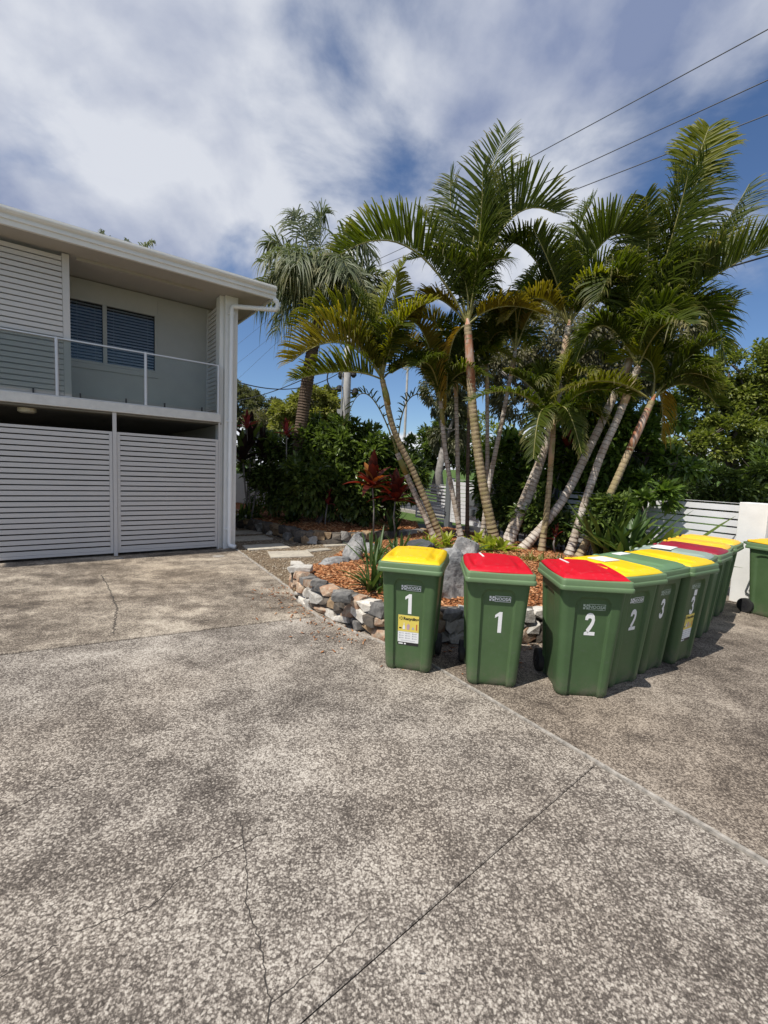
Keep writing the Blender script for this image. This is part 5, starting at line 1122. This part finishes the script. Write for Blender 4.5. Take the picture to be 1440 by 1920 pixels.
def tuft(name, label, base, n, L, W, mat, cat, group, lean=(45, 88), droop=(0.1, 0.5), spread=0.06, seed=0, fan=None, single=False):
    rr = random.Random(seed); root = empty(name, tuple(base)); tag(root, label, cat, group); Vs = []; Qs = []; nb = 0
    for k in range(n):
        az = rr.uniform(0, 6.283) if fan is None else rr.uniform(*fan); e = R(rr.uniform(*lean)); d = (math.cos(az)*math.cos(e), math.sin(az)*math.cos(e), math.sin(e))
        V, Q = strap_mesh(d, L*rr.uniform(0.6, 1.1), W*rr.uniform(0.8, 1.2), rr.uniform(*droop)); V = np.array(V)+np.array([rr.uniform(-spread, spread), rr.uniform(-spread, spread), -0.03])
        if single: o = link('leaf', mesh_np('leaf', V, np.array(Q), mat=mat, smooth=True), root)
        else: Vs.append(V); Qs.append(np.array(Q)+nb); nb += len(V)
    if not single: part_np('leaves', mesh_np('leaves', np.concatenate(Vs), np.concatenate(Qs), mat=mat, smooth=True), root)
    return root
def onbed(px, py, z=0.33):
    p = ground(px, py, z); return (p[0], p[1], fz(p[0], p[1]))
SG = 'strap leaved plants in the garden beds'
tuft('strap_plant', 'dark strappy plant on the mulch left of the yellow lidded bin', onbed(703, 1105), 40, 0.72, 0.052, 'leaf_strap', 'plant', SG, (35, 85), (0.1, 0.45), 0.08, 1, single=True)
tuft('strap_plant', 'strappy plant just behind the first, beside the grey rock', onbed(700, 1062), 26, 0.72, 0.048, 'leaf_strap', 'plant', SG, (40, 88), (0.1, 0.4), 0.08, 2, single=True)
tuft('strap_plant', 'strappy plant behind the yellow lid', onbed(745, 1052), 26, 0.65, 0.045, 'leaf_strap', 'plant', SG, (40, 88), (0.1, 0.4), 0.10, 3, single=True)
tuft('strap_plant', 'spiky plant at the foot of the red cordylines', (*ap(735, 1000, 11.0)[:2], 0.33), 26, 0.7, 0.05, 'leaf_strap', 'plant', SG, (20, 80), (0.1, 0.4), 0.1, 4)
tuft('strap_plant', 'dark spiky plant in shade on the terrace', (*ap(545, 975, 12.0)[:2], 0.33), 28, 0.7, 0.07, 'leaf_dark', 'plant', SG, (15, 75), (0.1, 0.4), 0.1, 5)
tuft('strap_plant', 'low dark plant in the shade beside the house column', (*ap(462, 950, 12.6)[:2], 0.3), 40, 0.75, 0.08, 'leaf_dark', 'plant', SG, (10, 80), (0.1, 0.5), 0.25, 6)
tuft('paddle_plant', 'large dark strap leaved clump in front of the white fence panel', (*ap(1185, 1040, 7.3)[:2], 0.42), 40, 1.35, 0.11, 'leaf_strap', 'plant', SG, (30, 86), (0.05, 0.35), 0.16, 7, single=True)
tuft('paddle_plant', 'dark paddle leaves arching right over the row of bins', (*ap(1235, 1035, 7.0)[:2], 0.42), 18, 1.25, 0.13, 'leaf_dark', 'plant', SG, (15, 60), (0.05, 0.25), 0.12, 8, single=True)
tuft('paddle_plant', 'upright dark clump left of the white fence panel', (*ap(1140, 1030, 7.7)[:2], 0.42), 34, 1.35, 0.10, 'leaf_dark', 'plant', SG, (45, 88), (0.05, 0.25), 0.16, 9)
BRG = 'yellow green bromeliads under the palms'
for i, (px, py, lab) in enumerate([(800, 1015, 'bright yellow bromeliad behind the dark boulder'), (835, 1012, 'yellow green bromeliad at the foot of the leftmost palm'), (895, 1005, 'bright bromeliad right of the sculpted grey boulder'), (915, 1022, 'lime bromeliad tight against the central palm foot'), (938, 1020, 'upright lime bromeliad right of the central palm'), (880, 1030, 'olive bromeliad below the grey boulder peak')]):
    p = onbed(px, py+12, 0.42); tuft('bromeliad', lab, p, 28, 0.52, 0.075, 'leaf_brom' if i != 5 else 'leaf_strap', 'bromeliad', BRG, (15, 80), (0.1, 0.5), 0.04, 20+i)
for i, (px, lab) in enumerate([(985, 'low grassy tuft behind the first red lid'), (1010, 'grassy tuft behind the gap between the red lids'), (1055, 'grassy tuft behind the second red lid'), (1120, 'small grassy tuft behind the green lid')]):
    tuft('ground_tuft', lab, onbed(px, 1048, 0.42), 30, 0.26, 0.02, 'leaf_yellow' if i < 2 else 'leaf_strap', 'plant', 'low grassy tufts behind the bins', (25, 85), (0.1, 0.6), 0.12, 40+i)
tuft('bromeliad', 'striped dark bromeliad between the pale palm feet', onbed(850, 1002, 0.45), 16, 0.45, 0.06, 'cordyline_dark', 'bromeliad', BRG, (10, 60), (0.1, 0.4), 0.04, 60)
w_ = ground(1030, 1372); tuft('weed', 'tiny green weed growing in the slab joint', (w_[0], w_[1], 0.0), 14, 0.05, 0.006, 'leaf_brom', 'weed', None, (10, 60), (0.1, 0.5), 0.02, 61)
for i, (px, py, lab) in enumerate([((783), 1826, 'small brown dead leaf near the bottom centre of the driveway'), (940, 1404, 'tiny brown leaf beside the slab joint'), (1186, 1771, 'curled dark leaf on the lower right concrete')]):
    c = ground(px, py); V, Q = strap_mesh((math.cos(i*2), math.sin(i*2), 0.25), 0.03, 0.012, 0.3); o = link('fallen_leaf', mesh_np('fallen_leaf', np.array(V)+np.array([0, 0, 0.006]), np.array(Q), mat='bark')); o.location = (c[0], c[1], 0); tag(o, lab, 'leaf', 'fallen leaves on the driveway')
# boulders
def onb(px, py, z, dz=0.0): p = ground(px, py, z); return (p[0], p[1], p[2]+dz)
boulder('boulder', onb(838, 1110, 0.34, 0.16), (0.34, 0.28, 0.42), 0.4, 'boulder_grey', 'large pale grey boulder between the first two bins', 3)
boulder('boulder', onb(790, 1034, 0.42, 0.02), (0.34, 0.28, 0.22), 0.2, 'boulder_dark', 'dark slate boulder behind the yellow lid', 5)
boulder('boulder', onb(874, 1042, 0.44, -0.02), (0.26, 0.24, 0.40), 0.7, 'boulder_grey', 'pointed grey boulder at the foot of the white palm trunk', 8, 0.1)
boulder('boulder', onb(664, 1046, 0.34, 0.08), (0.20, 0.18, 0.34), 0.1, 'boulder_grey', 'upright grey rock at the end of the terrace wall', 11)
boulder('boulder', onb(628, 1054, 0.33, -0.02), (0.40, 0.11, 0.11), 0.6, 'boulder_grey', 'long low grey rock lying on the mulch', 13)
boulder('boulder', onb(690, 1034, 0.34, 0.02), (0.2, 0.16, 0.15), 0.9, 'boulder_grey', 'small grey rock right of the upright rock', 17)
boulder('boulder', onb(813, 1060, 0.38, 0.0), (0.22, 0.2, 0.22), 1.4, 'boulder_dark', 'dark rock tucked behind the yellow lid corner', 19)

# ------------------------------------------------------------------ poles and wires
PB = at(648, 800, 22.0); pole = empty('utility_pole', (PB[0], 22.0, 0)); tag(pole, 'tall pale concrete utility pole with black insulators', 'utility pole')
MB().tube([(0, 0, -0.2), (0.0, 0, 12.0)], [0.22, 0.15], 16).build('pole_shaft', 'pole_concrete', pole, smooth=True)
for x, z in ((-0.2, 11.7), (0.2, 11.2), (-0.2, 10.7)): MB().tube([(x*0.5, 0, z), (x*0.8, 0, z), (x*1.5, 0, z)], [0.05, 0.07, 0.03], 10).build('insulator', 'black_plastic', pole)
zc = float(at(648, 735, 22)[2])
MB().box(-0.42, -0.18, -0.2, 0.05, zc-1.55, zc-0.85).build('meter_box', 'box_grey', pole)
for x, z in ((-0.35, zc+0.15), (0.38, zc-0.05), (-0.30, zc+0.75), (0.30, zc+0.85), (0.42, zc+0.05)):
    mb = MB(); mb.tube([(x, 0, z-0.16), (x, 0, z-0.05), (x, 0, z+0.12), (x, 0, z+0.16)], [0.06, 0.15, 0.13, 0.05], 12); mb.box(min(0, x), max(0, x), -0.03, 0.03, z+0.02, z+0.07); mb.build('cable_bracket', 'black_plastic', pole)
lp = [(-0.35, 0, zc+0.2), (-0.7, 0, zc+0.1), (-0.95, 0, zc+0.5), (-0.85, 0, zc+1.0), (-0.3, 0, zc+1.35)]; MB().tube(catmull(lp, 6), 0.035, 6).build('cable_loop', 'wire_black', pole)
MB().tube([(-0.25, -0.1, 0), (-0.22, -0.1, zc+1.5)], 0.03, 6).build('conduit', 'box_grey', pole)
def lamp_pole(px, Y, ytop, label, arm):
    b = base_at(px, Y); zt = float(at(px, ytop, Y)[2]); r = empty('street_light', b); tag(r, label, 'street light')
    MB().tube([(0, 0, -0.2), (0, 0, zt)], [0.11, 0.07], 10).build('pole_shaft', 'pole_concrete', r)
    if arm: MB().tube([(0, 0, zt-0.1), (-0.8, 0, zt+0.15), (-1.5, 0, zt+0.15)], 0.04, 8).build('arm', 'pole_concrete', r); MB().box(-2.0, -1.45, -0.12, 0.12, zt+0.05, zt+0.2).build('lamp_head', 'box_grey', r)
lamp_pole(755, 30, 690, 'thin grey street light pole seen left of the central palms', True); lamp_pole(1228, 26, 690, 'thin grey pole glimpsed behind the right palm fronds', False)
def wire(label, pts, r, mat='wire_grey', sag=0.0):
    a, b = [np.array(p) for p in pts]; P = [a+(b-a)*k+np.array([0, 0, -sag*4*k*(1-k)]) for k in np.linspace(0, 1, 24)]
    o = MB().tube(P, r, 5).build('power_line', mat, smooth=True); tag(o, label, 'cable', 'overhead cables')
for i, (yr, yl, lab) in enumerate([(55, 655, 'highest'), (150, 690, 'middle'), (215, 720, 'lowest')]):
    top = np.array([PB[0]-0.3+0.6*(i % 2), 22.0, 11.7-0.5*i]); e = at(1440, yr, 9.0); e2 = top+(e-top)*1.8
    wire(f'{lab} of the three power lines crossing the upper right sky', (top, e2), 0.011)
    e3 = at(447, yl-10, 36.0); wire(f'{lab} of the power lines left of the pole, passing behind the house', (top, top+(e3-top)*1.6), 0.008)
wire('black service cable from the pole to the house corner', (at(445, 716, 16), np.array([PB[0]-0.3, 22, zc+0.95])), 0.02, 'wire_black', 0.5)
wire('black service cable rising to the pole from lower left', (at(440, 752, 30), np.array([PB[0]-0.3, 22, zc+1.5])), 0.025, 'wire_black', 0.3)
wire('dark cable at the right edge behind the palm fronds', (at(1330, 512, 12), at(1500, 462, 9.5)), 0.022, 'wire_black', 0.0)
